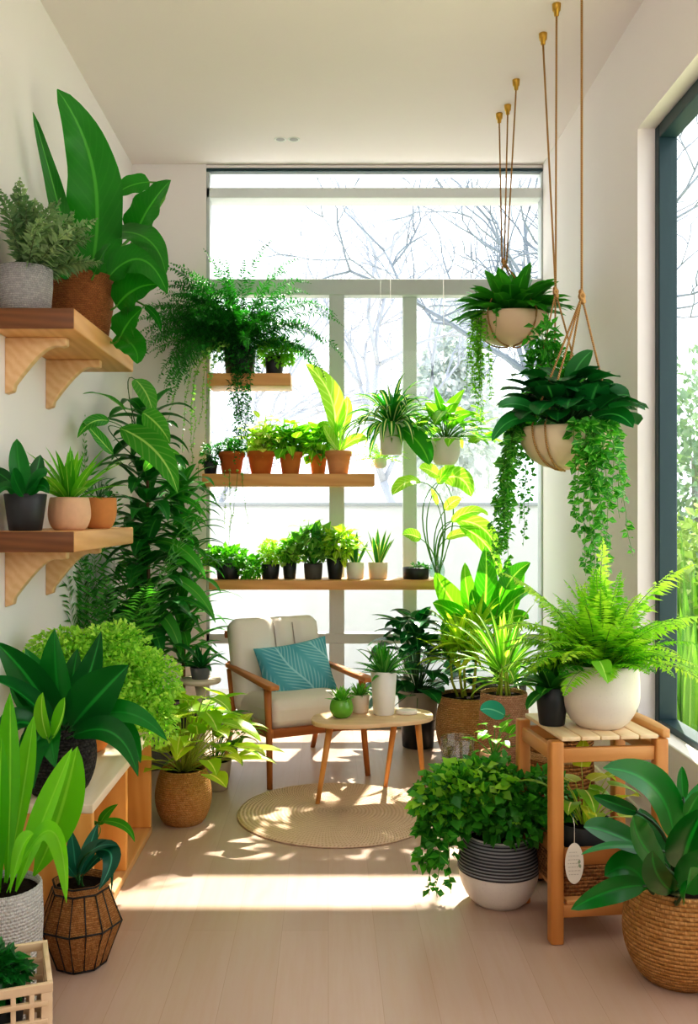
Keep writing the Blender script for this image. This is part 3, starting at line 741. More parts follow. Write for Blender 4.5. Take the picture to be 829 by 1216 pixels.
# ------------------------------------------------------------------ coffee table
TZ = .392
ct = thing('coffee_table', 'small three-legged coffee table with a rounded pale top beside the armchair', 'coffee table', (.21, 4.39, 0))
out = []
for k in range(64):
    a = 2 * PI * k / 64; e = 2.6
    r = 1 / ((abs(math.cos(a)) / .29) ** e + (abs(math.sin(a)) / .165) ** e) ** (1 / e)
    out.append((r * math.cos(a) , r * math.sin(a) + .05 * math.cos(a)))
OAK = wood('#e9cba4', '#d5ae80', 0, .9); OAKZ = wood('#e2a560', '#c8843f', 2)
MB().prism(out, TZ - .022, TZ, .005, 3).build('tabletop', OAK, ct)
for (tx, ty, fx_, fy_) in ((-.20, -.07, -.262, -.115), (.115, .10, .072, .19), (.22, .09, .262, .185)):
    MB().tubes([[(fx_, fy_, .012 if False else 0), ((tx + fx_) / 2, (ty + fy_) / 2, (TZ - .02) / 2), (tx, ty, TZ - .02)]], .010, .0165, 12).build('leg', OAKZ, ct)

# ------------------------------------------------------------------ plant stand (right)
SA = math.radians(7); SO = np.array([.715, 2.915])
def sp_(u, v): c_, s_ = math.cos(SA), math.sin(SA); return (SO[0] + u * c_ - v * s_, SO[1] + u * s_ + v * c_)
ps = thing('plant_stand', 'honey coloured wooden plant stand with slatted top and lower shelf near the side window', 'plant stand', (SO[0], SO[1], 0), SA)
SW, SD, SZ = .345, .31, .64
PSZ = wood('#d99a58', '#b87536', 2); PSX = wood('#dba163', '#bd7d40', 0); PSY = wood('#e0aa6e', '#c48850', 1); PST = wood('#f3dcb8', '#e3bf92', 1)
for (u, v) in ((0, 0), (SW, 0), (0, SD), (SW, SD)):
    MB().box((u, v, (SZ - .004) / 2), (.042, .042, SZ - .004), .006).build('leg', PSZ, ps)
for v in (0, SD): MB().box((SW / 2, v, SZ - .05), (SW - .042, .022, .045), .003).build('rail', PSX, ps)
for u in (0, SW): MB().box((u, SD / 2, SZ - .05), (.022, SD - .042, .045), .003).build('rail', PSY, ps)
for k in range(5):
    MB().box((.012 + (SW - .024) * (k + .5) / 5, SD / 2, SZ + .004), ((SW - .03) / 5 - .002, SD + .042, .014), .003).build('top_slat', PST, ps)
arcp = [(SW + .0, -.02 + (SD + .04) * i / 12) for i in range(13)]
MB().prism([(x + .026 + .016 * math.sin(PI * i / 12), y) for i, (x, y) in enumerate(arcp)] + [(x + .0, y) for x, y in arcp[::-1]], SZ - .002, SZ + .026, .004).build('curved_rail', PSY, ps)
for v in (0, SD): MB().box((SW / 2, v, .10), (SW - .042, .02, .04), .003).build('rail', PSX, ps)
for k in range(4):
    MB().box((.03 + (SW - .06) * (k + .5) / 4, SD / 2, .127), ((SW - .06) / 4 - .006, SD + .02, .014), .003).build('shelf_slat', PSY, ps)
LSZ = .134

# ------------------------------------------------------------------ little pedestal table (left of the armchair)
sx, sy_, sz_ = BX(238, 4.95)
sd = thing('side_table', 'small round pale side table at the corner left of the armchair', 'side table', (sx, sy_, 0))
MB().lathe([(.0005, .445), (.10, .446), (.108, .452), (.11, .462), (.108, .468), (.0005, .469)], 48).build('tabletop', wood('#efe3cf', '#d9c5a6', 0), sd)
MB().lathe([(.075, 0), (.075, .01), (.03, .03), (.018, .08), (.016, .35), (.03, .43), (.05, .447)], 32).build('pedestal', plain('#d8ceb9', .6), sd)
# ------------------------------------------------------------------ leaf palettes
G_DEEP = leafmat('#0a4f1c', '#1c7a2c', '#2f8a3a', trans=.22, rough=.3)
G_BLUE = leafmat('#0c4a3a', '#1c7059', '#3f9a80', trans=.15, rough=.3)
G_MID = leafmat('#1f7d22', '#4ba52c', '#6db544', trans=.34)
G_BRI = leafmat('#4fa81e', '#8fcb30', '#c4e57c', trans=.42)
G_YEL = leafmat('#8fc021', '#cfe04c', '#e9f09a', trans=.45)
G_FERN = leafmat('#2f8f1f', '#7cc22c', None, trans=.42)
G_FINE = leafmat('#55ac1e', '#d8f27c', None, trans=.45, rough=.5)  # wide range up to pale yellow paints sun highlights onto the leaves
G_ASP = leafmat('#136b24', '#3f9c33', None, trans=.35)
G_SPRIG = leafmat('#4f7a4a', '#a9bf95', None, trans=.25, rough=.6)
G_BAN = leafmat('#0f6218', '#2a8a22', '#4fa53c', .04, veins=.1, vein_f=13, trans=.34, rough=.33)
G_VAR = leafmat('#2a8a2a', '#55ab35', '#b5d880', .05, veins=.2, vein_f=9, trans=.35)
G_SPI = leafmat('#1d7a2b', '#2f8f2f', '#e8efb8', .16, trans=.35)
G_SNAKE = leafmat('#2f7d35', '#3f8f3a', None, edge='#d9dd7a', edgew=.25, trans=.2)
S_GRN = stemmat('#5c9a32'); S_DRK = stemmat('#2f6a2a'); S_BRN = stemmat('#7a5a36'); S_YEL = stemmat('#b5bf4a')
BLACK = ceramic('#26282a', .45); GREY = ceramic('#6e6f6e', .6); WHITE = ceramic('#efe9e0', .4); CREAM = ceramic('#e7d3bd', .45)
TERRA = terracotta('#c9743a'); PEACH = terracotta('#e3b795'); TERRA2 = terracotta('#d9894a')
SEAG = weave('#cf9a5c', '#a9713a', .03, .013); BROWNW = weave('#b87846', '#9a5d34', .012, .0075, .7); JUTE = weave('#d3a56c', '#b98550', .02, .011)
WHITEW = weave('#e9e6e0', '#d5d1ca', .011, .009, .7, dark=.6); GREYW = weave('#c3bfbd', '#a5a2a2', .010, .008, .6, dark=.6); DARKW = weave('#55524d', '#2c2a28', .018, .011)

# ---- upper left shelf
t = thing('potted_plant', 'grey green feathery sprig plant in a pale grey woven pot on the upper left shelf', 'plant', (-1.133, 3.47, 2.10))
pot(t, [(.084, 0), (.09, .004), (.098, .10), (.098, .165)], GREYW)
rg = np.random.default_rng(2); n = 26
az = rg.uniform(-2.6, 1.3, n); e = np.radians(rg.uniform(22, 82, n)); az = np.where(np.cos(az) < -.2, az * .5, az)
mb, sb = MB(), MB()
fronds(mb, sb, np.stack([.03 * np.cos(az), .03 * np.sin(az), np.full(n, .15)], -1), dirs(az, e), rg.uniform(.20, .34, n), .5, .058, .014, 20, 12, .8, 3, rad=True, sr=.002)
sb.build('stem', stemmat('#6d7f55'), t); mb.build('foliage', G_SPRIG, t)

t = thing('banana_plant', 'large banana leaf plant in a brown woven basket on the upper left shelf', 'plant', (-1.05, 3.93, 2.10))
pot(t, [(.108, 0), (.115, .005), (.134, .12), (.138, .25)], BROWNW, name='basket')
handleaves(t, [
    (106, 332, 3.95, 68, 106, 3.80, 74, 50, -20), (88, 322, 4.0, 39, 133, 3.62, 26, 6, 10),
    (160, 281, 3.95, 203, 214, 3.85, 56, -6, -6), (178, 216, 4.1, 133, 236, 4.0, 26, -8, -8),
    (136, 276, 3.95, 197, 326, 3.7, 36, 22, -30), (128, 330, 3.9, 199, 349, 3.7, 46, 10, -62),
    (138, 364, 3.9, 190, 338, 3.8, 58, -4, -16), (142, 402, 3.9, 169, 366, 3.8, 42, -4, -4), (140, 396, 4.0, 163, 432, 3.85, 36, 16, -2),
    (172, 363, 3.95, 191, 394, 3.85, 10, 8, -4), (84, 330, 3.8, 46, 306, 3.65, 22, -6, -16), (118, 330, 4.05, 143, 262, 4.1, 26, 8, -10), (112, 326, 3.8, 132, 290, 3.7, 20, 0, -12)],
    G_BAN, 'banana', .16, .05, (-1.05, 3.93, 2.33), S_GRN, 5, 18, 9, sr=.008, tilt=.22)

# ---- lower left shelf
t = thing('potted_plant', 'small dark rubbery leaf plant in a black pot on the lower left shelf', 'plant', (-1.13, 3.455, 1.286))
pot(t, taper(.06, .078, .135), BLACK)
handleaves(t, [(30, 585, 3.42, 20, 521, 3.38, 24, -5, 0), (30, 588, 3.4, 55, 565, 3.3, 22, 8, -18), (28, 588, 3.4, -8, 560, 3.4, 20, -8, -14), (28, 590, 3.38, 16, 556, 3.3, 22, -8, -6),
    (32, 588, 3.4, 58, 586, 3.3, 18, 6, -22), (26, 590, 3.4, -5, 590, 3.35, 16, -6, -24), (32, 588, 3.46, 48, 540, 3.48, 20, 4, 0)], G_DEEP, 'oval', .2, 0, (-1.126, 3.44, 1.41), S_DRK, 3, sr=.004)
t = thing('potted_plant', 'bright green spiky leaf plant in a round tan pot on the lower left shelf', 'plant', (-1.012, 3.62, 1.286))
pot(t, bowlprof(.082, .06, .074, .125, .5), PEACH)
rosette(t, .115, 34, .27, .036, leafmat('#3f9c20', '#86c838', '#b4dd70', trans=.4), (86, 18), .55, 'lance', .3, .016, 4)
t = thing('potted_plant', 'small leafy plant in an orange clay bowl, far end of the lower left shelf', 'plant', (-.99, 4.0, 1.286))
pot(t, bowlprof(.075, .05, .073, .13, .62), terracotta('#d99258'))
bushy(t, .12, 14, .11, .10, .07, .035, G_DEEP, S_DRK, 7, 'oval')

# ---- tall corner plants
def column(t, x, y, z0, z1, lv, per, L, W, mat, seed, shape='lance', droop=1.2, el=(55, -5), wave=0., fold=.25, name='foliage', lean=0., smat=None):
    mb = MB(); rg = np.random.default_rng(seed)
    for i in range(lv):
        f = i / max(lv - 1, 1)
        rosette(None, z0 + (z1 - z0) * f, per, L * (1 - .3 * f), W, mat, el, droop, shape, fold, .015, seed * 31 + i, (x + lean * f, y), az0=i * 1.1, wave=wave, mb=mb)
    mb.build(name, mat, t)
    MB().tubes([[(x, y, .0), (x + .01, y, z1 * .5), (x + lean, y, z1 + .03)]], .014, .007, 7).build('stem', smat or S_BRN, t)
t = thing('climbing_plant', 'tall dark climbing philodendron in the corner behind the left wall shelves, with a variegated leaf', 'plant', (-.97, 4.95, 0))
pot(t, taper(.11, .14, .27), GREY)
column(t, 0, 0, .62, 1.86, 12, 9, .44, .105, leafmat('#125a20', '#34903a', '#4f9f44', trans=.32, rough=.28), 8, 'lance', 1.7, (60, 0))
handleaves(t, [(148, 487, 4.6, 98, 468, 4.3, 17, 0, -16), (142, 508, 4.5, 211, 586, 4.3, 36, 22, -16), (169, 489, 4.6, 202, 527, 4.45, 28, 8, -2), (160, 450, 4.8, 182, 496, 4.6, 24, 8, -6),
    (130, 500, 4.5, 92, 520, 4.25, 16, -6, -16), (135, 540, 4.5, 98, 500, 4.3, 18, -8, -10), (170, 560, 4.6, 214, 540, 4.5, 16, 0, -22), (165, 545, 4.6, 212, 560, 4.5, 14, 6, -18)],
    G_VAR, 'lance', .2, .02, (-.97, 4.93, 1.6), S_DRK, 4, name='large_leaf', sr=.004)
t = thing('dracaena', 'tall strappy dracaena with long arching leaves against the pale back wall corner', 'plant', (-.83, 5.27, 0))
pot(t, taper(.12, .14, .28), BLACK)
column(t, 0, 0, .5, 1.5, 12, 11, .42, .05, leafmat('#1c6a26', '#48a038', '#6fb050', trans=.36), 13, 'sword', 1.5, (60, 0))
handleaves(t, [(175, 641, 5.0, 245, 689, 4.9, 19, 14, -26), (198, 683, 5.0, 256, 740, 4.9, 17, 12, -16), (195, 712, 5.0, 254, 736, 4.8, 12, 10, -16), (205, 624, 5.1, 245, 622, 5.0, 10, 0, -20), (199, 637, 5.1, 229, 642, 5.0, 8, 2, -8),
    (205, 586, 5.1, 247, 602, 5.0, 9, 2, -16), (205, 590, 5.1, 247, 618, 5.0, 8, 4, -14), (205, 600, 5.1, 240, 632, 5.0, 7, 4, -10), (198, 677, 5.0, 222, 668, 4.9, 13, 0, -6), (190, 600, 5.0, 235, 580, 5.0, 9, 0, -12), (180, 720, 5.0, 215, 780, 4.9, 18, 12, -10), (170, 700, 5.0, 150, 770, 4.8, 18, -12, -8)],
    leafmat('#2a8a30', '#55b040', '#7fc05a', trans=.4), 'lance', .25, .01, None, None, 6, name='arching_leaf')
t = thing('areca_palm', 'fine leaved palm in the dark corner behind the bench, under the wall shelf', 'plant', (-1.09, 4.60, 0))
pot(t, taper(.1, .12, .24), GREY)
fern(t, .22, 15, 1.9, leafmat('#1c6a26', '#5aa83e', None, trans=.38), S_GRN, .16, .013, 1.1, (88, 70), 34, 4, start=.3, lvar=.6, ang=.6)

# ---- bench plants
t = thing('bushy_plant', 'fluffy lime green bushy plant in an orange clay pot spilling over the bench', 'plant', (-.965, 3.60, .43))
pot(t, bowlprof(.125, .09, .112, .17, .6), terracotta('#d98a45'))
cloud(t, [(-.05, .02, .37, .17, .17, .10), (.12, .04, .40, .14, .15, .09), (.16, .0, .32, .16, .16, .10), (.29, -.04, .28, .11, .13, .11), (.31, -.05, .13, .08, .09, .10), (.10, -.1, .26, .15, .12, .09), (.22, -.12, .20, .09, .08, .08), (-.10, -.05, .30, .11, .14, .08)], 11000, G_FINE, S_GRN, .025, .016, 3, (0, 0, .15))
t = thing('bromeliad', 'big dark green strap leaf plant in a dark woven basket on the bench', 'plant', (-.895, 3.07, .43))
pot(t, bowlprof(.125, .085, .105, .22, .55), DARKW, name='basket')
c0 = (-.895, 3.07, .62)
handleaves(t, [
    (75, 862, 3.0, 65, 747, 2.95, 45, -6, -6), (80, 862, 3.05, 120, 750, 3.1, 39, 4, 14), (84, 864, 2.98, 153, 790, 2.9, 62, 4, -8), (70, 862, 3.0, -6, 762, 2.85, 46, 2, -16),
    (66, 866, 2.95, -16, 806, 2.8, 43, -4, -26), (70, 862, 3.05, 30, 770, 3.05, 34, 0, -10), (84, 868, 2.98, 199, 880, 2.85, 31, 10, -56), (86, 874, 2.95, 164, 922, 2.75, 35, 22, -52), (100, 868, 3.0, 167, 906, 2.9, 35, 20, -40),
    (62, 868, 2.9, 66, 912, 2.78, 40, -6, -26), (56, 870, 2.9, 40, 936, 2.75, 38, -14, -30), (50, 868, 2.9, -8, 900, 2.7, 40, -10, -46), (60, 862, 3.05, 12, 790, 3.1, 40, -6, -10), (78, 862, 3.1, 92, 770, 3.15, 38, 0, 0)],
    leafmat('#0a4e1e', '#1a822c', '#26903a', trans=.26, rough=.3), 'lance', .32, .0, c0, S_DRK, 9, 16, 7, tilt=.25, rnd=None)
handleaves(t, [(57, 878, 2.82, 51, 822, 2.75, 20, -8, 0), (62, 876, 2.82, 77, 828, 2.75, 26, 8, 2)], G_BRI, 'oval', .5, 0, c0, S_GRN, 2, name='young_leaf', tilt=.1)
t = thing('potted_plant', 'small dark pot with a drooping leaf tucked inside the bench compartment', 'plant', (-.90, 3.24, .03))
pot(t, taper(.06, .075, .12), BLACK)
handleaves(t, [(120, 975, 3.22, 160, 1000, 3.1, 11, 14, -14), (118, 980, 3.25, 140, 955, 3.2, 11, -4, -4), (118, 980, 3.25, 100, 975, 3.15, 12, -4, -8)], G_MID, 'lance', .2, 0, (-.90, 3.24, .14), S_GRN, 4, sr=.003)

# ---- left foreground
t = thing('potted_plant', 'bright glossy broad leaf plant in a white ribbed woven pot at the lower left', 'plant', (-.885, 2.51, 0))
pot(t, [(.086, 0), (.09, .005), (.102, .12), (.108, .25), (.104, .345)], WHITEW, flute=.012, fn=36, n=108)
handleaves(t, [
    (18, 1062, 2.5, 86, 888, 2.35, 36, -14, 30), (40, 1040, 2.55, 92, 886, 2.5, 52, 4, 26), (8, 1050, 2.55, 12, 822, 2.5, 34, 4, 16), (0, 1060, 2.5, 2, 875, 2.35, 26, -4, 10),
    (8, 1060, 2.45, 79, 1073, 2.25, 28, 34, -160), (0, 1060, 2.45, -30, 930, 2.3, 30, -10, -20), (-6, 1060, 2.5, -40, 1010, 2.3, 26, -16, -40), (12, 1060, 2.42, 40, 990, 2.2, 24, -2, -30), (4, 1062, 2.55, 40, 850, 2.65, 30, 6, 0), (-5, 1062, 2.55, -22, 850, 2.6, 34, 0, 0)],
    leafmat('#3f9e16', '#7fca2a', '#90d044', trans=.4, rough=.26), 'obov', .38, .0, None, None, 12, 18, 7, tilt=.25)
vz = thing('wire_basket_planter', 'brown faceted woven vase wrapped in dark wire, with drooping blue green leaves', 'planter', (-.745, 2.785, 0))
prof = [(.072, 0), (.076, .005), (.123, .128), (.084, .228), (.083, .250)]
pot(vz, prof, weave('#cf9a60', '#a8703c', .009, .006, .6), n=8, name='vase', wall=.006)
wb = MB()
for k in range(16):
    a = 2 * PI * k / 16; rf = 1.0 if k % 2 == 0 else math.cos(PI / 8)
    wb.tubes([[(r * rf * 1.008 * math.cos(a), r * rf * 1.008 * math.sin(a), z) for r, z in prof[1:4]]], .0022, .0022, 5)
for r, z in (prof[1], prof[2], prof[3], prof[4]):
    for k in range(8):
        a0, a1 = 2 * PI * k / 8, 2 * PI * (k + 1) / 8
        wb.tubes([[(r * 1.01 * math.cos(a0), r * 1.01 * math.sin(a0), z), (r * 1.01 * math.cos(a1), r * 1.01 * math.sin(a1), z)]], .003, .003, 5)
wb.build('wire_cage', plain('#1d1713', .5), vz)
handleaves(vz, [(92, 1040, 2.75, 141, 1004, 2.62, 22, -12, -26), (112, 1010, 2.68, 117, 1057, 2.56, 26, 36, -32), (98, 1040, 2.75, 132, 1062, 2.6, 10, 26, -72), (90, 1042, 2.75, 60, 1020, 2.64, 20, -12, -30), (90, 1040, 2.8, 84, 985, 2.8, 20, 2, 0), (94, 1040, 2.8, 116, 978, 2.85, 18, 2, -6)],
    G_BLUE, 'lance', .3, 0, (-.745, 2.785, .235), S_DRK, 4, sr=.004)
cr = thing('lattice_crate', 'cream wooden lattice crate with a small leafy plant inside, at the bottom left corner', 'crate', (-.778, 2.10, 0), math.radians(20))
CW, CD, CH = .27, .21, .315; CRE = wood('#ecd5b4', '#d6b88f', 0, .8)
MB().box((0, 0, .006), (CW, CD, .012), .002).build('base_board', CRE, cr)
for (nm, ux, uy, length, cx_, cy_) in (('front_panel', 1, 0, CW, 0, -CD / 2), ('back_panel', 1, 0, CW, 0, CD / 2), ('side_panel', 0, 1, CD, -CW / 2, 0), ('side_panel', 0, 1, CD, CW / 2, 0)):
    m = MB(); th = .012
    def bar(u, z, lu, lz): h2 = th if lu > .05 else th * .8; m.box((cx_ + ux * u, cy_ + uy * u, z), (lu if ux else h2, lu if uy else h2, lz), .0015)
    ln = length + (th if ux else -th - .001); bar(0, CH - .010, ln, .020); bar(0, .02, ln, .03)
    for sgn in (-1, 1): bar(sgn * (ln / 2 - .013), CH / 2, .024, CH - .002)
    k = int(length / .036)
    for i in range(1, k): bar(-length / 2 + length * i / k, CH / 2, .011, CH - .02)
    for i in range(1, 8): bar(0, CH * i / 8 - .004, length - .01, .011)
    m.build(nm, CRE, cr)
t = thing('potted_plant', 'small dark leafy plant growing inside the cream lattice crate', 'plant', (-.778, 2.10, .013))
pot(t, taper(.065, .085, .23), BLACK)
cloud(t, [(0, 0, .29, .10, .075, .05), (.02, -.03, .32, .06, .05, .03), (-.06, 0, .32, .05, .05, .04)], 420, G_DEEP, S_DRK, .04, .03, 8, (0, 0, .22))

# ---- left floor behind bench
t = thing('potted_plant', 'yellow green broad leaf plant in a round tan basket on the floor beside the bench', 'plant', (-.635, 4.06, 0))
pot(t, bowlprof(.124, .085, .098, .235, .5), weave('#e6b274', '#cd9150', .012, .009, .8, dark=.5), name='basket')
bushy(t, .22, 66, .27, .36, .165, .105, leafmat('#7fb81f', '#cfe04e', '#e9f29c', trans=.45), S_YEL, 5, 'heart', 1.0, (0, 0), (82, 8), lean=(.07, 0))
t = thing('potted_plant', 'low green leafed plant in a small taupe pot on the floor left of the armchair', 'plant', (-.56, 4.55, 0))
pot(t, taper(.066, .085, .14), ceramic('#b7a48c', .6))
bushy(t, .13, 26, .20, .24, .15, .06, leafmat('#2a8426', '#9cc83c', '#c9e27a', trans=.4), S_GRN, 15, 'heart', 1.1, lean=(.05, 0))
t = thing('potted_plant', 'dark leafed plant in a small grey pot on the round side table', 'plant', (sx, sy_, .469))
pot(t, taper(.045, .055, .06), GREY)
rosette(t, .055, 15, .18, .05, leafmat('#0e5a2a', '#2b8a3c', '#5caa60', trans=.3), (80, 12), .8, 'lance', .25, .01, 6)
# ------------------------------------------------------------------ on the coffee table
t = thing('potted_plant', 'spiky rosette plant in the tall white pot on the coffee table', 'plant', (.265, 4.43, TZ))
pot(t, taper(.05, .063, .205), WHITE)
rosette(t, .19, 44, .19, .026, leafmat('#1f7a33', '#5ca845', '#a8cf7c', trans=.35), (88, 5), .5, 'lance', .35, .02, 3)
rosette(t, .23, 14, .13, .022, G_MID, (88, 40), .3, 'lance', .35, .008, 9, name='crown_leaves')
t = thing('potted_plant', 'small spiky succulent in a low beige pot beside the tall white pot on the table', 'plant', (.150, 4.475, TZ))
pot(t, taper(.042, .050, .085), CREAM)
rosette(t, .078, 36, .085, .014, leafmat('#3f8f2f', '#7fbf4a', '#b5d98a', trans=.35), (88, 10), .4, 'lance', .3, .02, 8)
t = thing('succulent', 'round green glass pot with a spiky green succulent on the coffee table edge', 'plant', (.062, 4.36, TZ))
pot(t, bowlprof(.056, .032, .045, .085, .5), ceramic('#6fae3a', .2))
rosette(t, .075, 34, .085, .018, leafmat('#3a9a2a', '#8ccf4a', '#c0e58a', trans=.4), (88, 20), .4, 'lance', .3, .015, 12)
tag(MB().prism([(.05 * math.cos(a) * (1 if abs(math.cos(a)) < .8 else 1), .032 * math.sin(a)) for a in np.linspace(0, 2 * PI, 32, endpoint=False)], 0, .022, .006, 3).build('soap_dish', ceramic('#f0e6d8', .4), loc=(.375, 4.43, TZ)), 'small oval white dish on the right end of the coffee table', 'dish')

# ------------------------------------------------------------------ top window shelf
YS = 5.67
def XS(px, Y=YS): return (px - CX) * Y / F
rg = np.random.default_rng(5)
t = thing('asparagus_fern', 'huge trailing asparagus fern in a black pot on the top window shelf', 'plant', (XS(285), YS, ZA))
pot(t, taper(.085, .10, .17), BLACK)
n = 85; az = rg.uniform(PI - .15, 2 * PI + .15, n); az = np.where(rg.random(n) < .55, np.where(rg.random(n) < .55, PI + rg.uniform(-.1, .5, n), -rg.uniform(-.1, .5, n)), az)
fern(t, .16, n, .74, G_ASP, S_DRK, .055, .010, 1.9, (84, 25), 34, 5, rad=True, ang=.7, az=az, r0=.05, lvar=.55, start=.1)
azl = rg.uniform(PI - .1, PI + .9, 26)
fern(t, .16, 26, .70, G_ASP, S_DRK, .055, .010, 2.9, (70, 5), 34, 25, rad=True, ang=.7, az=azl, r0=.05, lvar=.4, start=.15, name='drooping_fronds')
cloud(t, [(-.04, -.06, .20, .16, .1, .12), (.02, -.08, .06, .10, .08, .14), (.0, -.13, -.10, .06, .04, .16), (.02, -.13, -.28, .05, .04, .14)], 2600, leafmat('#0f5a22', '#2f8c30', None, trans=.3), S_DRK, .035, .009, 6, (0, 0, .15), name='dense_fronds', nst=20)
vines(t, [(-.07, -.03, .17), (-.06, -.05, .17), (-.07, -.06, .17), (-.05, -.08, .17), (-.08, 0, .17), (-.04, -.08, .17)], [.62, .74, .66, .5, .56, .7], leafmat('#4f9a3a', '#a5cf7a', None, trans=.4), S_GRN, .022, .018, .007, 3, .30, .03, 'bead_strand')
vines(t, [(-.02, -.16, .1), (.02, -.16, .1), (.05, -.16, .05), (-.0, -.16, 0), (.07, -.16, 0)], [.5, .62, .45, .55, .36], G_ASP, S_DRK, .026, .016, .007, 13, .01, .03)
t = thing('potted_plant', 'small light green bushy plant in a black pot, right end of the top window shelf', 'plant', (XS(326), YS - .02, ZA))
pot(t, taper(.05, .058, .11), BLACK)
cloud(t, [(0, 0, .15, .11, .07, .09), (.05, -.04, .12, .09, .06, .06)], 900, leafmat('#4fa528', '#98d04a', None, trans=.42), S_GRN, .035, .02, 4, (0, 0, .1))

# ------------------------------------------------------------------ middle window shelf (terracotta)
def tp(px, r, h, Y, label, mat=TERRA, z=None, lip=1):
    t = thing('potted_plant', label, 'plant', (XS(px, Y), Y, ZB if z is None else z), 0, 'terracotta pots on the middle window shelf')
    pot(t, taper(r * .72, r, h, lip), mat); return t
t = tp(275, .078, .135, 5.66, 'terracotta pot with short dark grassy plant, leftmost terracotta pot on the middle window shelf', terracotta('#b9632f'))
cloud(t, [(0, 0, .16, .09, .07, .05)], 700, leafmat('#1f6a2a', '#4a9a3a', None, trans=.3), S_DRK, .03, .01, 4, (0, 0, .12))
rosette(t, .12, 30, .16, .008, G_MID, (88, 30), .5, 'sword', .2, .03, 6, na=3, name='grass_blades')
vines(t, [(-.03, -.12, .02), (-.0, -.12, .02), (.05, -.12, .02), (.07, -.12, .0)], [.34, .45, .38, .3], leafmat('#6faa4a', '#b5d98a', None, trans=.4), S_GRN, .014, .012, .011, 5, .005, .01, 'bead_strand')
t = tp(310, .082, .138, 5.66, 'terracotta pot with pale yellow leaves on the middle window shelf', terracotta('#cc7434'))
cloud(t, [(0, 0, .20, .085, .07, .07), (.03, -.02, .25, .06, .05, .05)], 150, leafmat('#a9cf4a', '#e0ea9a', None, trans=.5), S_YEL, .065, .045, 6, (0, 0, .12), name='lower_leaves')
bushy(t, .125, 44, .14, .22, .075, .055, leafmat('#a9cf4a', '#e0ea9a', '#f0f5c8', trans=.5), S_YEL, 6, 'oval', .7)
t = tp(345, .070, .135, 5.66, 'terracotta pot with broad mid green leaves on the middle window shelf', terracotta('#d08040'))
cloud(t, [(0, -.01, .19, .10, .08, .06), (-.04, 0, .22, .07, .06, .05)], 150, G_BRI, S_GRN, .08, .055, 6, (0, 0, .12), name='lower_leaves')
bushy(t, .125, 44, .16, .19, .11, .07, G_BRI, S_GRN, 9, 'heart', .9)
t = tp(378, .055, .125, 5.72, 'narrow terracotta pot with light green leaves set back on the middle window shelf', terracotta('#d98b3c'))
cloud(t, [(-.02, -.01, .20, .09, .06, .09)], 130, G_BRI, S_GRN, .08, .055, 6, (0, 0, .11), name='lower_leaves')
bushy(t, .115, 40, .16, .22, .11, .07, leafmat('#5fb024', '#a4d64a', '#d5eb9a', trans=.45), S_GRN, 19, 'heart', .8)
t = tp(402, .078, .138, 5.62, 'pink terracotta pot with one tall curved leaf at the right of the middle window shelf', terracotta('#dc9a6c'))
handleaves(t, [(398, 515, 5.6, 363, 432, 5.55, 30, 22, -10), (400, 520, 5.6, 412, 470, 5.6, 16, 10, 0), (404, 535, 5.55, 436, 522, 5.5, 14, 4, -14), (402, 535, 5.55, 384, 505, 5.5, 20, -6, -6)], leafmat('#6fb52a', '#b9df5a', '#e5f2a8', veins=.4, vein_f=7, trans=.48), 'oval', .25, .02, (XS(402, 5.62), 5.62, ZB + .13), S_GRN, 3, sr=.004)
rosette(t, .12, 12, .30, .012, G_BRI, (88, 50), .5, 'sword', .2, .02, 6, na=3, name='thin_blades')
t = thing('potted_plant', 'tiny trailing plant in a black pot, left end of the middle window shelf', 'plant', (XS(250, 5.64), 5.64, ZB))
pot(t, taper(.035, .045, .075), BLACK)
vines(t, [(-.03, -.03, .075), (.02, -.04, .075), (-.04, 0, .075), (.04, -.02, .075)], [.08, .12, .16, .06], G_ASP, S_DRK, .03, .014, .008, 5, .03, .02)
cloud(t, [(0, 0, .12, .055, .05, .07)], 300, G_ASP, S_DRK, .035, .01, 6, (0, 0, .07))
t = thing('hanging_fern', 'little pale fern in a tiny white hanging pot below the spider plant', 'plant', (XS(452, 5.66), 5.66, zf(556, 5.66)))
pot(t, bowlprof(.04, .025, .036, .06, .5), ceramic('#f1efe6', .3))
fern(t, .06, 18, .19, leafmat('#7fc03a', '#c0e27a', None, trans=.45), S_GRN, .03, .013, 1.1, (70, 0), 12, 4)
MB().tubes([[(0, 0, .05), (0, 0, zz(341) - zf(556, 5.66))]], .0012, .0012, 4).build('cord', plain('#e8e6e0', .5), t)

# ------------------------------------------------------------------ lowest window shelf
def lp(px, rb, rt, h, mat, label, Y=5.66):
    t = thing('potted_plant', label, 'plant', (XS(px, Y), Y, ZD), 0, 'small pots on the lowest window shelf')
    pot(t, taper(rb, rt, h), mat); return t
t = lp(271, .066, .075, .095, BLACK, 'wide black pot with a low spreading leafy plant, leftmost on the lowest window shelf')
cloud(t, [(.0, 0, .13, .14, .10, .06), (.13, -.03, .07, .08, .07, .07), (-.08, 0, .14, .08, .07, .05)], 1100, G_FERN, S_GRN, .04, .026, 4, (0, 0, .09))
t = lp(321, .050, .058, .088, BLACK, 'rounded black pot with a fluffy yellow green plant on the lowest window shelf')
cloud(t, [(0, 0, .15, .075, .07, .075), (-.01, 0, .20, .05, .05, .04)], 900, leafmat('#8cc22f', '#d2e65a', None, trans=.48), S_GRN, .026, .012, 5, (0, 0, .08))
t = lp(344, .036, .044, .092, ceramic('#2e3433', .5), 'narrow dark pot with small pale leaves on the lowest window shelf', 5.68)
cloud(t, [(0, 0, .17, .07, .06, .08)], 150, G_BRI, S_GRN, .05, .034, 6, (0, 0, .08), name='lower_leaves')
bushy(t, .085, 60, .10, .17, .055, .038, leafmat('#6db03a', '#cfe29a', None, trans=.45), S_GRN, 4, 'oval', .7)
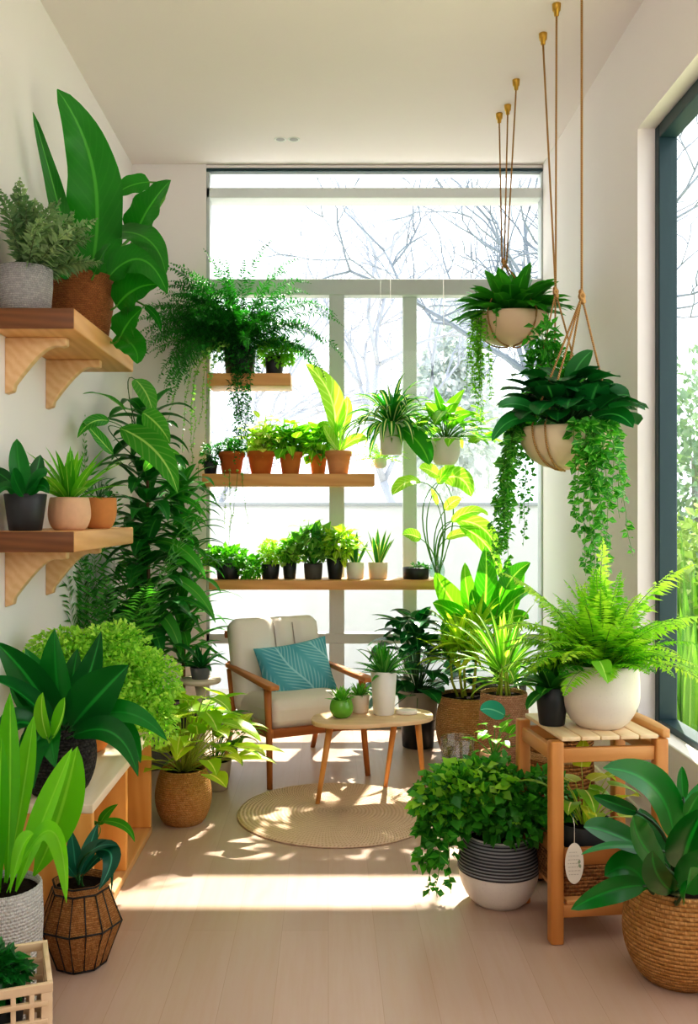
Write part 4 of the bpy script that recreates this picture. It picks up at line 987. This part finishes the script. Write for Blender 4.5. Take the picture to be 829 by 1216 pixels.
t = lp(372, .052, .058, .092, ceramic('#5a5450', .6), 'brown grey pot with a tall broad leaf bush on the lowest window shelf')
cloud(t, [(0, 0, .22, .12, .08, .10)], 170, leafmat('#3f8f2c', '#a5cf6a', None, trans=.42), S_GRN, .075, .05, 6, (0, 0, .08), name='lower_leaves')
bushy(t, .085, 56, .15, .26, .09, .06, leafmat('#3f8f2c', '#a5cf6a', '#dbe9b0', trans=.42), S_GRN, 14, 'heart', .8)
handleaves(t, [(373, 670, 5.6, 374, 620, 5.58, 14, 3, 0)], G_MID, 'oval', .3, 0, None, None, 3, name='young_leaf')
t = lp(398, .040, .054, .125, BLACK, 'tall tapered black pot with drooping light leaves on the lowest window shelf', 5.65)
cloud(t, [(.02, -.01, .22, .10, .07, .09)], 130, G_YEL, S_GRN, .075, .045, 6, (0, 0, .1), name='lower_leaves')
bushy(t, .115, 40, .15, .17, .10, .055, leafmat('#6fb52f', '#c0de6a', '#e2efaa', trans=.46), S_GRN, 24, 'heart', 1.1, lean=(.03, 0))
t = lp(422, .050, .056, .100, WHITE, 'white pot with upright snake plant blades on the lowest window shelf')
rosette(t, .09, 10, .21, .034, G_SNAKE, (88, 62), .08, 'sword', .35, .02, 5)
t = lp(449, .054, .061, .100, CREAM, 'cream pot with snake plant blades at the right on the lowest window shelf')
rosette(t, .09, 11, .24, .030, G_SNAKE, (88, 55), .25, 'sword', .35, .02, 8)
t = lp(494, .078, .080, .068, BLACK, 'low wide black dish planter near the right end of the lowest window shelf')
cloud(t, [(.02, -.02, .075, .06, .05, .02)], 60, G_MID, S_GRN, .03, .02, 5, (0, 0, .06))
# glass vase with the tall cutting
t = thing('glass_vase', 'clear glass vase with a tall bright large leaf cutting on the lowest window shelf', 'vase', (XS(519, 5.66), 5.66, ZD))
GLASS = glassmat((.93, .97, .96, 1), 2.2, name='clear_glass')
MB().lathe([(.0005, 0), (.04, 0), (.046, .01), (.050, .05), (.038, .10), (.030, .125), (.034, .135), (.032, .135), (.028, .124), (.036, .10), (.047, .05), (.042, .012), (.0005, .008)], 32).build('glass', GLASS, t)
MB().lathe([(.0005, .009), (.041, .012), (.046, .05), (.040, .085), (.0005, .085)], 32).build('water', glassmat((.85, .95, .88, 1), .8, name='water'), t)
V0 = (XS(519, 5.66), 5.66, ZD + .03)
handleaves(t, [(500, 572, 5.5, 466, 588, 5.4, 22, -4, -12), (522, 566, 5.6, 498, 556, 5.5, 18, -2, -6), (524, 570, 5.6, 560, 590, 5.45, 26, 10, -24), (520, 575, 5.6, 540, 553, 5.55, 20, 0, -4), (540, 618, 5.6, 592, 660, 5.4, 22, 16, -22), (535, 620, 5.6, 580, 612, 5.5, 16, 4, -16),
    (500, 640, 5.5, 478, 635, 5.4, 16, -2, -5), (530, 640, 5.6, 560, 636, 5.5, 13, 2, -8), (520, 600, 5.6, 512, 580, 5.55, 8, 0, 0), (528, 606, 5.6, 548, 592, 5.55, 14, 0, -6), (545, 625, 5.55, 596, 690, 5.4, 18, 14, -20)],
    leafmat('#5fae2a', '#b5dc55', '#e3f1a4', veins=.35, vein_f=8, trans=.5), 'oval', .25, .03, V0, S_GRN, 4, sr=.0055)

# ------------------------------------------------------------------ hung in front of the back window
YH = 5.45
t = thing('spider_plant', 'white striped spider plant in a white pot hung on a cord before the back window', 'plant', (XS(465, YH), YH, zf(540, YH)))
pot(t, taper(.06, .078, .18), WHITE)
rosette(t, .17, 84, .42, .034, G_SPI, (84, 8), 2.6, 'sword', .25, .03, 4, S=12, na=5, lvar=.35)
handleaves(t, [(476, 508, 5.36, 510, 552, 5.28, 28, 10, -6)], G_MID, 'oval', .2, 0, (XS(468, YH), YH, zf(510, YH)), S_GRN, 4, name='broad_leaf', sr=.003)
MB().tubes([[(0, 0, .1), (0, .05, .3), (0, .1, zz(341) - zf(540, YH))]], .0015, .0015, 4).build('cord', plain('#e8e6e0', .5), t)
t = thing('pothos', 'leafy light green pothos in a round white pot hanging right of the spider plant', 'plant', (XS(529, YH), YH, zf(552, YH)))
pot(t, bowlprof(.088, .055, .082, .155, .6), WHITE)
bushy(t, .145, 66, .25, .22, .13, .085, leafmat('#3f9a28', '#a0d048', '#d0e890', trans=.45), S_GRN, 17, 'heart', .9, (0, 0), (80, -12), lean=(.03, 0))
handleaves(t, [(525, 500, 5.4, 505, 478, 5.4, 18, -4, -6), (528, 495, 5.4, 552, 462, 5.4, 20, 2, -4), (530, 500, 5.4, 516, 458, 5.4, 18, -4, -4), (530, 505, 5.4, 566, 492, 5.3, 16, 0, -10)], G_BRI, 'heart', .2, .02, (XS(529, YH), YH, zf(552, YH) + .15), S_GRN, 6, name='tall_leaf', sr=.003)
MB().tubes([[(0, 0, .1), (0, .05, .3), (0, .1, zz(341) - zf(552, YH))]], .0015, .0015, 4).build('cord', plain('#e8e6e0', .5), t)

# ------------------------------------------------------------------ floor plants behind the table
t = thing('monstera', 'dark glossy broad leaf plant in a black and grey floor pot behind the coffee table', 'plant', (.52, 5.38, 0))
pot(t, [(.085, 0), (.09, .004), (.10, .15), (.105, .16), (.115, .33)], BLACK)
MB().lathe([(.1065, .165), (.1085, .17), (.118, .325), (.1165, .33)], 48).build('pot_sleeve', ceramic('#a9a49c', .6), t)
bushy(t, .31, 105, .30, .48, .17, .12, leafmat('#0c4f28', '#237a38', '#5aa860', trans=.22, rough=.3), S_DRK, 8, 'heart', 1.0, el=(85, -10))
t = thing('dracaena', 'yellow green spiky dracaena on bare stems in a large jute basket on the floor', 'plant', (.775, 5.17, 0))
pot(t, bowlprof(.175, .13, .155, .30, .55) + [(.16, .31), (.162, .34)], weave('#dcb380', '#c69660', .02, .011, .8), name='basket')
mb, sb = MB(), MB(); rgx = np.random.default_rng(3)
for (ax, ay, h) in ((-.05, -.02, .20), (.04, -.05, .13), (.06, .04, .26), (-.01, .05, .15), (-.09, .03, .10)):
    h += .10
    sb.tubes([[(ax * .5, ay * .5, .31), (ax * .9, ay, .31 + h * .5), (ax, ay, .33 + h)]], .009, .006, 7)
    rosette(None, .33 + h, 26, .27, .036, None, (85, -5), .8, 'lance', .3, .012, int(h * 999), (ax, ay), mb=mb)
sb.build('stem', S_YEL, t); mb.build('foliage', leafmat('#7fbb22', '#cde04a', '#eef0a0', trans=.46), t)
t = thing('birds_nest_plant', 'tall plant with big upright paddle leaves rising behind the jute basket by the right wall', 'plant', (1.02, 5.48, 0))
pot(t, taper(.13, .15, .36), GREY)
B0 = (1.02, 5.48, .36)
handleaves(t, [(560, 745, 5.45, 517, 680, 5.3, 34, -10, -8), (566, 742, 5.4, 552, 668, 5.3, 30, -8, 0), (574, 740, 5.4, 577, 648, 5.35, 34, 4, 0), (580, 742, 5.4, 604, 660, 5.35, 30, 4, 6), (585, 742, 5.4, 634, 700, 5.3, 32, 0, -16), (562, 748, 5.4, 514, 716, 5.3, 30, -6, -14),
    (590, 745, 5.5, 622, 672, 5.4, 26, 4, 0), (575, 745, 5.35, 560, 700, 5.2, 30, -4, 0), (590, 750, 5.4, 628, 735, 5.2, 28, 4, -20), (556, 752, 5.4, 524, 752, 5.2, 26, -4, -24), (600, 700, 5.3, 630, 668, 5.3, 26, -4, -6)],
    leafmat('#2c8f1c', '#7ac42c', '#b9e070', veins=.12, vein_f=12, trans=.4), 'banana', .22, .02, B0, S_GRN, 5, 16, 7, sr=.007)
t = thing('corn_plant', 'slender striped leaf plant in a pinkish woven basket beside the jute basket', 'plant', (.875, 4.62, 0))
pot(t, bowlprof(.125, .10, .115, .46, .5), weave('#d9a98a', '#c08a68', .014, .009, .6), name='basket', n=56)
mb = MB(); rosette(None, .56, 40, .44, .036, None, (88, 20), 1.0, 'lance', .3, .02, 6, mb=mb); rosette(None, .50, 22, .30, .03, None, (60, 5), 1.1, 'lance', .3, .02, 16, (.03, .02), mb=mb)
mb.build('foliage', leafmat('#3f9428', '#a0cf48', '#e3eea0', .14, trans=.42), t)
sb = MB()
for k in range(7): sb.tubes([[(.03 * math.cos(k), .03 * math.sin(k), .44), (.02 * math.cos(k), .02 * math.sin(k), .5), (.015 * math.cos(k), .015 * math.sin(k), .6)]], .008, .005, 6)
sb.build('stem', S_YEL, t)
handleaves(t, [(600, 850, 4.45, 570, 843, 4.35, 22, -2, -8)], leafmat('#1f8a78', '#3fae94', '#7fd0b8', trans=.3), 'oval', .2, 0, (.875, 4.62, .46), S_GRN, 2, name='teal_leaf')
t = thing('basket', 'brown woven floor basket with banded rim behind the plant stand', 'basket', (1.0, 4.02, 0))
pot(t, bowlprof(.15, .115, .14, .36, .55) + [(.147, .365), (.147, .385)], weave('#c58a4c', '#96602f', .03, .016, 1.), soil=False, inset=.05, name='basket_body')
MB().lathe([(.149, .30), (.152, .305), (.152, .33), (.149, .335)], 48).build('band', weave('#dcb584', '#c79a66', .014, .006), t)
t = thing('glass_cylinder_vase', 'clear glass cylinder vase of water on the floor behind the ivy planter', 'vase', (.575, 4.12, 0))
MB().lathe([(.0005, 0), (.072, 0), (.074, .006), (.074, .355), (.0715, .357), (.069, .355), (.069, .014), (.0005, .012)], 48).build('glass', GLASS, t)
MB().lathe([(.0005, .0135), (.0685, .0145), (.0685, .26), (.0005, .26)], 48).build('water', glassmat((.92, .97, .97, 1), .8, name='water'), t)
t = thing('potted_plant', 'small fresh green seedling in a pinkish clay pot next to the glass cylinder vase', 'plant', (.735, 4.12, 0))
pot(t, bowlprof(.066, .05, .06, .29, .6), terracotta('#dba98c'))
bushy(t, .28, 14, .10, .14, .07, .05, G_BRI, S_GRN, 6, 'heart', .7)
# ------------------------------------------------------------------ plant stand group
t = thing('fern', 'large bright fern in a big round white ceramic pot on the plant stand', 'plant', (.895, 3.055, SZ + .011))
pot(t, bowlprof(.128, .075, .122, .205, .55), ceramic('#eadfd2', .35, .06), wall=.009)
fern(t, .195, 120, .34, leafmat('#5cae1e', '#c0e04e', None, trans=.5), S_GRN, .050, .0085, 1.25, (88, 22), 30, 5, ang=.35, start=.15, r0=.06, lvar=.45)
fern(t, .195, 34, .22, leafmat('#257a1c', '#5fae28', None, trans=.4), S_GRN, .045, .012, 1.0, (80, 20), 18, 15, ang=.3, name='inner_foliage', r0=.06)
FB, FD, FL_, FR_ = (np.array([[.0, .02, .3], [.06, .02, .3], [-.06, .02, .28], [.05, 0, .25], [-.05, -.02, .25]]), np.array([[.05, .0, 1], [.55, .0, .8], [-.6, .05, .8], [.75, -.1, .55], [-.75, -.15, .55]]), np.array([.32, .36, .36, .34, .34]), np.array([.15, 1.0, .9, .9, 1.2]))
for k in range(5):
    mb, sb = MB(), MB(); fronds(mb, sb, FB[k:k+1], FD[k:k+1], FL_[k:k+1], FR_[k:k+1], .085, .013, 34, 14, .25, 4 + k)
    sb.build('midrib', S_GRN, mb.build('tall_frond', leafmat('#8cc63a', '#cfe97a', None, trans=.5), t))

handleaves(t, [(712, 785, 2.88, 722, 812, 2.82, 24, 0, -6)], G_BRI, 'heart', .2, 0, None, None, 2, name='heart_leaf')
t = thing('potted_plant', 'small dark leafed plant in a plain black pot on the plant stand', 'plant', (.742, 3.075, SZ + .011))
pot(t, taper(.042, .055, .125), BLACK)
rosette(t, .115, 22, .17, .055, leafmat('#1a6a22', '#4c9c34', '#8cc462', trans=.34), (84, 5), .9, 'oval', .25, .012, 5)

# crate on the stand's lower shelf
c0 = sp_(SW / 2 + .01, SD / 2 - .01)
wc = thing('woven_crate', 'shallow woven crate with plain wooden rim on the lower shelf of the plant stand', 'crate', (c0[0], c0[1], LSZ), SA)
CWx, CDy, CHz = .29, .235, .15
RAT = weave('#c08a55', '#8f5d33', .02, .012, .9)
for (cx_, cy_, lx, ly) in ((0, -CDy / 2, CWx, .012), (0, CDy / 2, CWx, .012), (-CWx / 2, 0, .012, CDy), (CWx / 2, 0, .012, CDy)):
    m = MB(); n = 30; 
    m.box((cx_, cy_, .05), (lx, ly, .10), .002)
    if ly < lx: m.U[-1] = np.stack([m.V[-1][:, 0], m.V[-1][:, 2], m.V[-1][:, 1] * 0], -1)
    else: m.U[-1] = np.stack([m.V[-1][:, 1], m.V[-1][:, 2], m.V[-1][:, 1] * 0], -1)
    m.build('woven_side', RAT, wc)
    MB().box((cx_, cy_, .125), (lx + .006, ly + .004, .055), .003).build('rim_board', wood('#bf8046', '#97602f', 0 if ly < lx else 1, 1.1), wc)
MB().box((0, 0, .006), (CWx - .014, CDy - .014, .010), .002).build('base_board', wood('#bf8046', '#97602f', 0), wc)
p0 = sp_(SW / 2 - .01, SD / 2)
t = thing('potted_plant', 'yellow and green leafed plant in a black pot inside the woven crate of the stand', 'plant', (p0[0], p0[1], LSZ + .012))
pot(t, taper(.08, .10, .18), BLACK)
bushy(t, .165, 16, .15, .20, .12, .065, leafmat('#5fa82a', '#d9d94a', '#eef0a0', trans=.42), S_YEL, 8, 'heart', 1.1)
rosette(t, .17, 16, .16, .010, G_YEL, (88, 40), 1.4, 'sword', .2, .03, 6, na=3, name='thin_blades')
t = thing('basket', 'dark braided round basket on the floor between the ivy planter and the plant stand', 'basket', (.80, 3.52, 0))
pot(t, bowlprof(.16, .12, .145, .27, .55), weave('#a06a3c', '#6f4526', .026, .015, 1.), soil=False, inset=.1, name='basket_body')
tg = thing('paper_tag', 'oval pale paper tag with faint print hanging at the front of the plant stand', 'tag', (sp_(.048, -.034)[0], sp_(.048, -.034)[1], .26), SA)
MB().prism([(.030 * math.cos(a), .064 * math.sin(a)) for a in np.linspace(0, 2 * PI, 40, endpoint=False)], -.0008, .0008, 0, 1, Matrix.Rotation(PI / 2, 4, 'X') ).build('card', plain('#e6dccb', .8), tg, smooth=False)
tm = MB(); rgt = random.Random(4)
for k in range(7):
    z = .035 - k * .0115; w = .021 * math.sqrt(max(.1, 1 - (z / .06) ** 2)); x = -w
    while x < w * .6:
        l = rgt.uniform(.003, .009); tm.box((x + l / 2, -.0012, z), (l, .0006, .0016), 0); x += l + .0025
tm.build('print', plain('#b9ad9a', .8), tg, smooth=False)
lm = MB(); lm.leaves(np.array([[.014, -.0016, -.002], [.014, -.0016, -.002]]), np.array([[.2, 0, 1], [.5, 0, -1.]]), .014, .009, 0, 'oval', 0, 5, 3, N=np.array([0, -1., 0]))
lm.build('leaf_mark', plain('#9aa584', .8), tg)
MB().tubes([[(0, 0, .058), (.002, .004, .09), (.004, .010, .118), (.004, .022, .135)]], .0012, .0012, 5).build('string', plain('#efe6d6', .8), tg)

# rubber plant, right foreground
t = thing('rubber_plant', 'dark glossy rubber plant in a round seagrass basket at the lower right', 'plant', (1.02, 2.70, 0))
pot(t, bowlprof(.157, .10, .135, .275, .5), weave('#dca96c', '#bd8748', .028, .012, 1., dark=.45), name='basket', wall=.012, n=64)
b0 = (1.02, 2.70, .265)
handleaves(t, [
    (800, 995, 2.62, 716, 912, 2.45, 46, 34, -40), (758, 965, 2.58, 704, 945, 2.5, 18, -4, -2), (770, 1010, 2.6, 693, 982, 2.45, 34, -16, -14), (790, 1030, 2.55, 752, 968, 2.35, 44, -18, 4),
    (770, 1055, 2.6, 718, 1040, 2.5, 44, 4, -34), (765, 1052, 2.55, 678, 1080, 2.35, 30, 6, -16), (800, 1060, 2.5, 775, 1010, 2.3, 36, -14, 6), (812, 950, 2.75, 810, 910, 2.75, 14, -2, 0), (815, 970, 2.6, 838, 935, 2.5, 26, 2, -12),
    (810, 1030, 2.5, 838, 960, 2.35, 54, -8, 0), (812, 1060, 2.45, 846, 1010, 2.3, 46, 4, -14), (806, 1000, 2.8, 852, 920, 2.85, 40, 4, 0), (806, 1060, 2.4, 820, 1030, 2.2, 40, 6, 10), (790, 1040, 2.8, 760, 960, 2.9, 36, -4, -4), (785, 1010, 2.55, 690, 1015, 2.42, 10, -10, -18)],
    leafmat('#064e14', '#0f7e22', '#18882e', trans=.24, rough=.3), 'oval', .28, .015, b0, stemmat('#1f4d22'), 7, 18, 9, sr=.008, tilt=.25)

# ivy in the two-tone planter
t = thing('ivy_planter', 'bushy trailing ivy in a two-tone pot, grey ribbed above and white below, on the floor', 'planter', (.592, 3.225, 0))
pr = bowlprof(.138, .085, .112, .235, .52)
pot(t, [q for q in pr], ceramic('#ece4da', .5, .08), wall=.009)
def ribmat():
    s = NT('ribbed'); sp = s.n('ShaderNodeSeparateXYZ'); s.l(s.obj(), sp.inputs[0])
    w = s.math('SINE', s.math('MULTIPLY_ADD', sp.outputs[2], 2 * PI / .0105, s.math('MULTIPLY', s.noise(s.obj(), 8, 2), 2.)))
    return s.done(s.prin(s.mix(s.ramp(w, -.5, .5), lin('#3c3d40'), lin('#8d8e90')), .75, s.bump(w, .5, .003), .2))
cloud(t, [(-.10, -.05, .43, .15, .10, .06), (-.20, -.06, .36, .09, .08, .07)], 420, leafmat('#6db52f', '#b5dd55', None, trans=.45), S_GRN, .042, .036, 13, (0, 0, .22), name='new_growth')
bd = MB(); zs = np.linspace(.118, .228, 10)
def prr(z):
    a = np.array(pr); return float(np.interp(z, a[:, 1], a[:, 0]))
pts = []
for i in range(len(zs) * 6):
    z = .118 + (.234 - .118) * i / (len(zs) * 6 - 1); pts.append((prr(z) + .0015 + .0022 * abs(math.sin(PI * i / 6)), z))
bd.lathe([(prr(.118) - .002, .118)] + pts + [(prr(.234) - .004, .2345)], 64).build('ribbed_band', ribmat(), t)
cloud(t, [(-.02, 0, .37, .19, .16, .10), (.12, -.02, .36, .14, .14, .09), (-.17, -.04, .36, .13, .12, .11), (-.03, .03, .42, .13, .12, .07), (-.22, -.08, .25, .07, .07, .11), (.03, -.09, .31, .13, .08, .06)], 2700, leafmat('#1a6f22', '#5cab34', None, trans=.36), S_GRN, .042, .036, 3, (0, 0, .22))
vines(t, [(-.13, -.09, .30), (-.17, -.07, .32), (-.20, -.05, .30), (-.15, -.10, .28), (.16, -.05, .3)], [.22, .26, .18, .2, .1], G_MID, S_GRN, .045, .038, .010, 5, .09, .02)
fern(t, .24, 26, .25, leafmat('#7dc22f', '#c0e25f', None, trans=.45), S_GRN, .04, .016, .8, (85, 35), 14, 8, name='upper_fronds', lvar=.4, c=(-.03, .04))

# ------------------------------------------------------------------ hanging planters
ROPE = None
def ropemat(c1='#c49a68', c2='#9a7246'):
    s = NT('rope'); vec, u, v, r = s.uv()
    w = s.math('SINE', s.math('ADD', s.math('MULTIPLY', u, 12.566), s.math('MULTIPLY', v, 700.)))
    return s.done(s.prin(s.mix(s.ramp(w, -.6, .6), lin(c2), lin(c1)), .85, s.bump(w, .6, .002), .2))
ROPE = ropemat(); BRASS = plain('#c9a04a', .3, .9)
def hook(t, X, Y):
    L = np.array(t.location)
    MB().lathe([(.0005, ZC - .052), (.010, ZC - .05), (.012, ZC - .03), (.017, ZC - .028), (.019, ZC - .002), (.019, ZC)], 20, (X, Y, 0)).build('ceiling_hook', BRASS, t, offset=L)
def rope(t, pts, r=.0042, name='rope'):
    L = np.array(t.location); MB().tubes([pts], r, r, 7).build(name, ROPE, t, offset=L)
def lrp(a, b, n=8, sag=0.):
    a, b = np.array(a), np.array(b); return [tuple(a + (b - a) * i / n + np.array([0, 0, -sag * math.sin(PI * i / n)])) for i in range(n + 1)]
def knot(t, c, r=.013, name='knot'):
    L = np.array(t.location); m = MB()
    m.ball(c, r, (1, 1, 1.25), 8, .06, 2); m.ball((c[0] + .005, c[1], c[2] - r * 1.3), r * .8, (1, 1, 1.1), 8, .06, 3); m.ball((c[0] - .003, c[1], c[2] + r * 1.1), r * .7, (1, 1, 1.2), 8, .06, 4)
    m.build(name, ROPE, t, offset=L)
def hbowl(name, label, X, Y, zrim, R, H, group='bowls hung by ropes from the ceiling', mat=None):
    t = thing(name, label, 'hanging planter', (X, Y, zrim - H), 0, group)
    pr = [(.03, 0), (.04, .003)] + [(R * math.sin(PI / 2 * i / 14) ** .85, H * (1 - math.cos(PI / 2 * i / 14))) for i in range(4, 15)]
    pot(t, pr, mat or ceramic('#e6cdb2', .5), name='bowl', wall=.008); return t
def bowl_rope(t, X, Y, zrim, R, H, top, a):
    """from the gathering point down over the rim and under the bowl"""
    pts = lrp(top, (X + (R + .008) * math.cos(a), Y + (R + .008) * math.sin(a), zrim + .004), 8)
    for i in range(1, 9):
        f = i / 8; ang = PI / 2 * (1 - f * .97)
        pts.append((X + (R * math.sin(ang) ** .85 + .007) * math.cos(a), Y + (R * math.sin(ang) ** .85 + .007) * math.sin(a), zrim - H * (math.cos(ang)) - .004))
    rope(t, pts, .0042)
# 1: by the back window
Y1 = 4.86; X1 = (607 - CX) * Y1 / F; R1, H1 = .195, .155; z1 = zf(376, Y1)
t = hbowl('hanging_planter', 'higher hanging tan bowl of pointed leaves with one long trailing strand, nearest the back window', X1, Y1, z1, R1, H1, mat=ceramic('#e3c3a4', .5))
kn = ((599 - CX) * Y1 / F, Y1, zf(312, Y1))
for (px, py) in ((593, 135), (603, 125), (613, 95)):
    Yh = (ZC - CAMZ) * F / (CY - py); Xh = (px - CX) * Yh / F
    hook(t, Xh, Yh); rope(t, lrp((Xh, Yh, ZC - .045), (kn[0] + (px - 603) * .0012, kn[1], kn[2]), 10))
knot(t, kn)
for a in (3.9, 5.2, .9, 2.4): bowl_rope(t, X1, Y1, z1, R1, H1, kn, a)
b = np.random.default_rng(3); n = 62; az = np.arange(n) * 2.4
mb = MB()
rosette(None, H1 - .01, n, .33, .095, None, (82, 8), .8, 'oval', .25, .05, 5, mb=mb, wave=.0)
rosette(None, H1 + .03, 26, .28, .085, None, (40, 0), .9, 'oval', .25, .09, 15, mb=mb)
mb.build('foliage', leafmat('#14691f', '#4fa836', '#5fb044', trans=.38, rough=.28), t)
vines(t, [(-.17, -.06, H1), (-.16, -.09, H1), (-.18, -.02, H1), (-.14, -.11, H1), (-.17, .03, H1), (-.15, -.05, H1), (-.165, -.07, H1), (-.175, -.04, H1), (-.15, -.08, H1), (-.17, 0, H1)], [.50, .62, .40, .45, .36, .55, .48, .44, .38, .42], leafmat('#4f9f22', '#95cf44', None, trans=.45), S_GRN, .034, .015, .0042, 5, .03, .025, turb=.008)
vines(t, [(-.09, -.16, H1)], [.14], G_MID, S_GRN, .03, .022, .006, 8, .02, .01, 'rim_sprig')
# 2: half hidden behind the big one
Y2 = 4.24; X2 = (660 - CX) * Y2 / F; R2, H2 = .15, .14; z2 = zf(505, Y2)
t = hbowl('hanging_planter', 'hanging planter mostly hidden behind the largest hanging bowl, green leaves climbing its ropes', X2, Y2, z2, R2, H2)
kn = (X2, Y2, zf(347, Y2))
for (px, py) in ((645, 40), (661, 5)):
    Yh = (ZC - CAMZ) * F / (CY - py); Xh = (px - CX) * Yh / F
    hook(t, Xh, Yh); rope(t, lrp((Xh, Yh, ZC - .045), kn, 10), .0045)
knot(t, kn, .014)
for a in (3.6, 5.8, 1.4): bowl_rope(t, X2, Y2, z2, R2, H2, kn, a)
cloud(t, [(-.04, -.03, .40, .10, .09, .10), (-.07, -.06, .52, .06, .06, .09), (.0, -.04, .27, .13, .1, .10), (-.08, -.05, .2, .1, .08, .1)], 1300, G_MID, S_GRN, .055, .03, 6, (0, 0, .12))
vines(t, [(-.1, -.1, H2), (-.13, -.05, H2), (-.14, 0, H2)], [.4, .55, .45], G_MID, S_GRN, .038, .026, .008, 6, .03, .02)
# 3: the big one in front
Y3 = 3.72; X3 = (672 - CX) * Y3 / F; R3, H3 = .186, .165; z3 = zf(509, Y3)
t = hbowl('hanging_planter', 'largest and lowest hanging cream bowl with dark round leaves and long trailing vines', X3, Y3, z3, R3, H3, mat=ceramic('#ead3b4', .5))
kx = (691 - CX) * Y3 / F; kn = (kx, Y3, zf(352, Y3))
hook(t, kx, Y3); rope(t, lrp((kx, Y3, ZC - .045), kn, 10), .005); knot(t, kn, .015)
for a in (3.75, 4.05, 5.6, 1.5): bowl_rope(t, X3, Y3, z3, R3, H3, kn, a)
bushy(t, H3 + .01, 95, .22, .20, .15, .115, leafmat('#0a4a22', '#17692c', '#3f8f4a', trans=.2, rough=.3), S_DRK, 8, 'round', .7, el=(80, 14), name='foliage')
handleaves(t, [(676, 458, 3.7, 704, 416, 3.65, 24, -6, -6), (640, 500, 3.6, 584, 524, 3.5, 20, -8, -26), (640, 490, 3.6, 592, 484, 3.5, 22, -4, -14), (700, 490, 3.65, 748, 470, 3.6, 34, 4, -16), (700, 500, 3.6, 752, 508, 3.5, 28, 8, -24)], leafmat('#0d5424', '#1f7a30', '#4c9d58', trans=.25), 'oval', .2, .01, None, None, 5, name='broad_leaf')
GV = leafmat('#1f7a22', '#58ac34', '#9ccf6a', trans=.4)
th = np.linspace(2.5, 3.75, 9); S1 = np.stack([.185 * np.cos(th), .185 * np.sin(th), np.full(9, H3 + .005)], -1)
vines(t, S1[:6], [.62, .5, .56, .44, .36, .3], GV, S_GRN, .042, .030, .0052, 4, .045, .02)
vines(t, [(-.17, -.03, H3), (-.19, .02, H3), (-.17, .06, H3)], [.60, .56, .5], GV, S_GRN, .042, .03, .005, 9, .06, .02)
vines(t, [(-.02, -.185, H3), (.02, -.185, H3), (.05, -.18, H3), (.08, -.17, H3), (.035, -.18, H3), (.11, -.15, H3), (.06, -.18, H3), (.0, -.186, H3), (.09, -.165, H3), (.045, -.18, H3)], [.42, .58, .62, .56, .48, .5, .4, .36, .6, .52], GV, S_GRN, .048, .038, .0085, 14, .03, .03)
vines(t, [(.16, -.09, H3), (.18, -.03, H3), (.14, -.12, H3), (.18, .02, H3)], [.30, .36, .32, .2], GV, S_GRN, .038, .03, .009, 24, .03, .02)
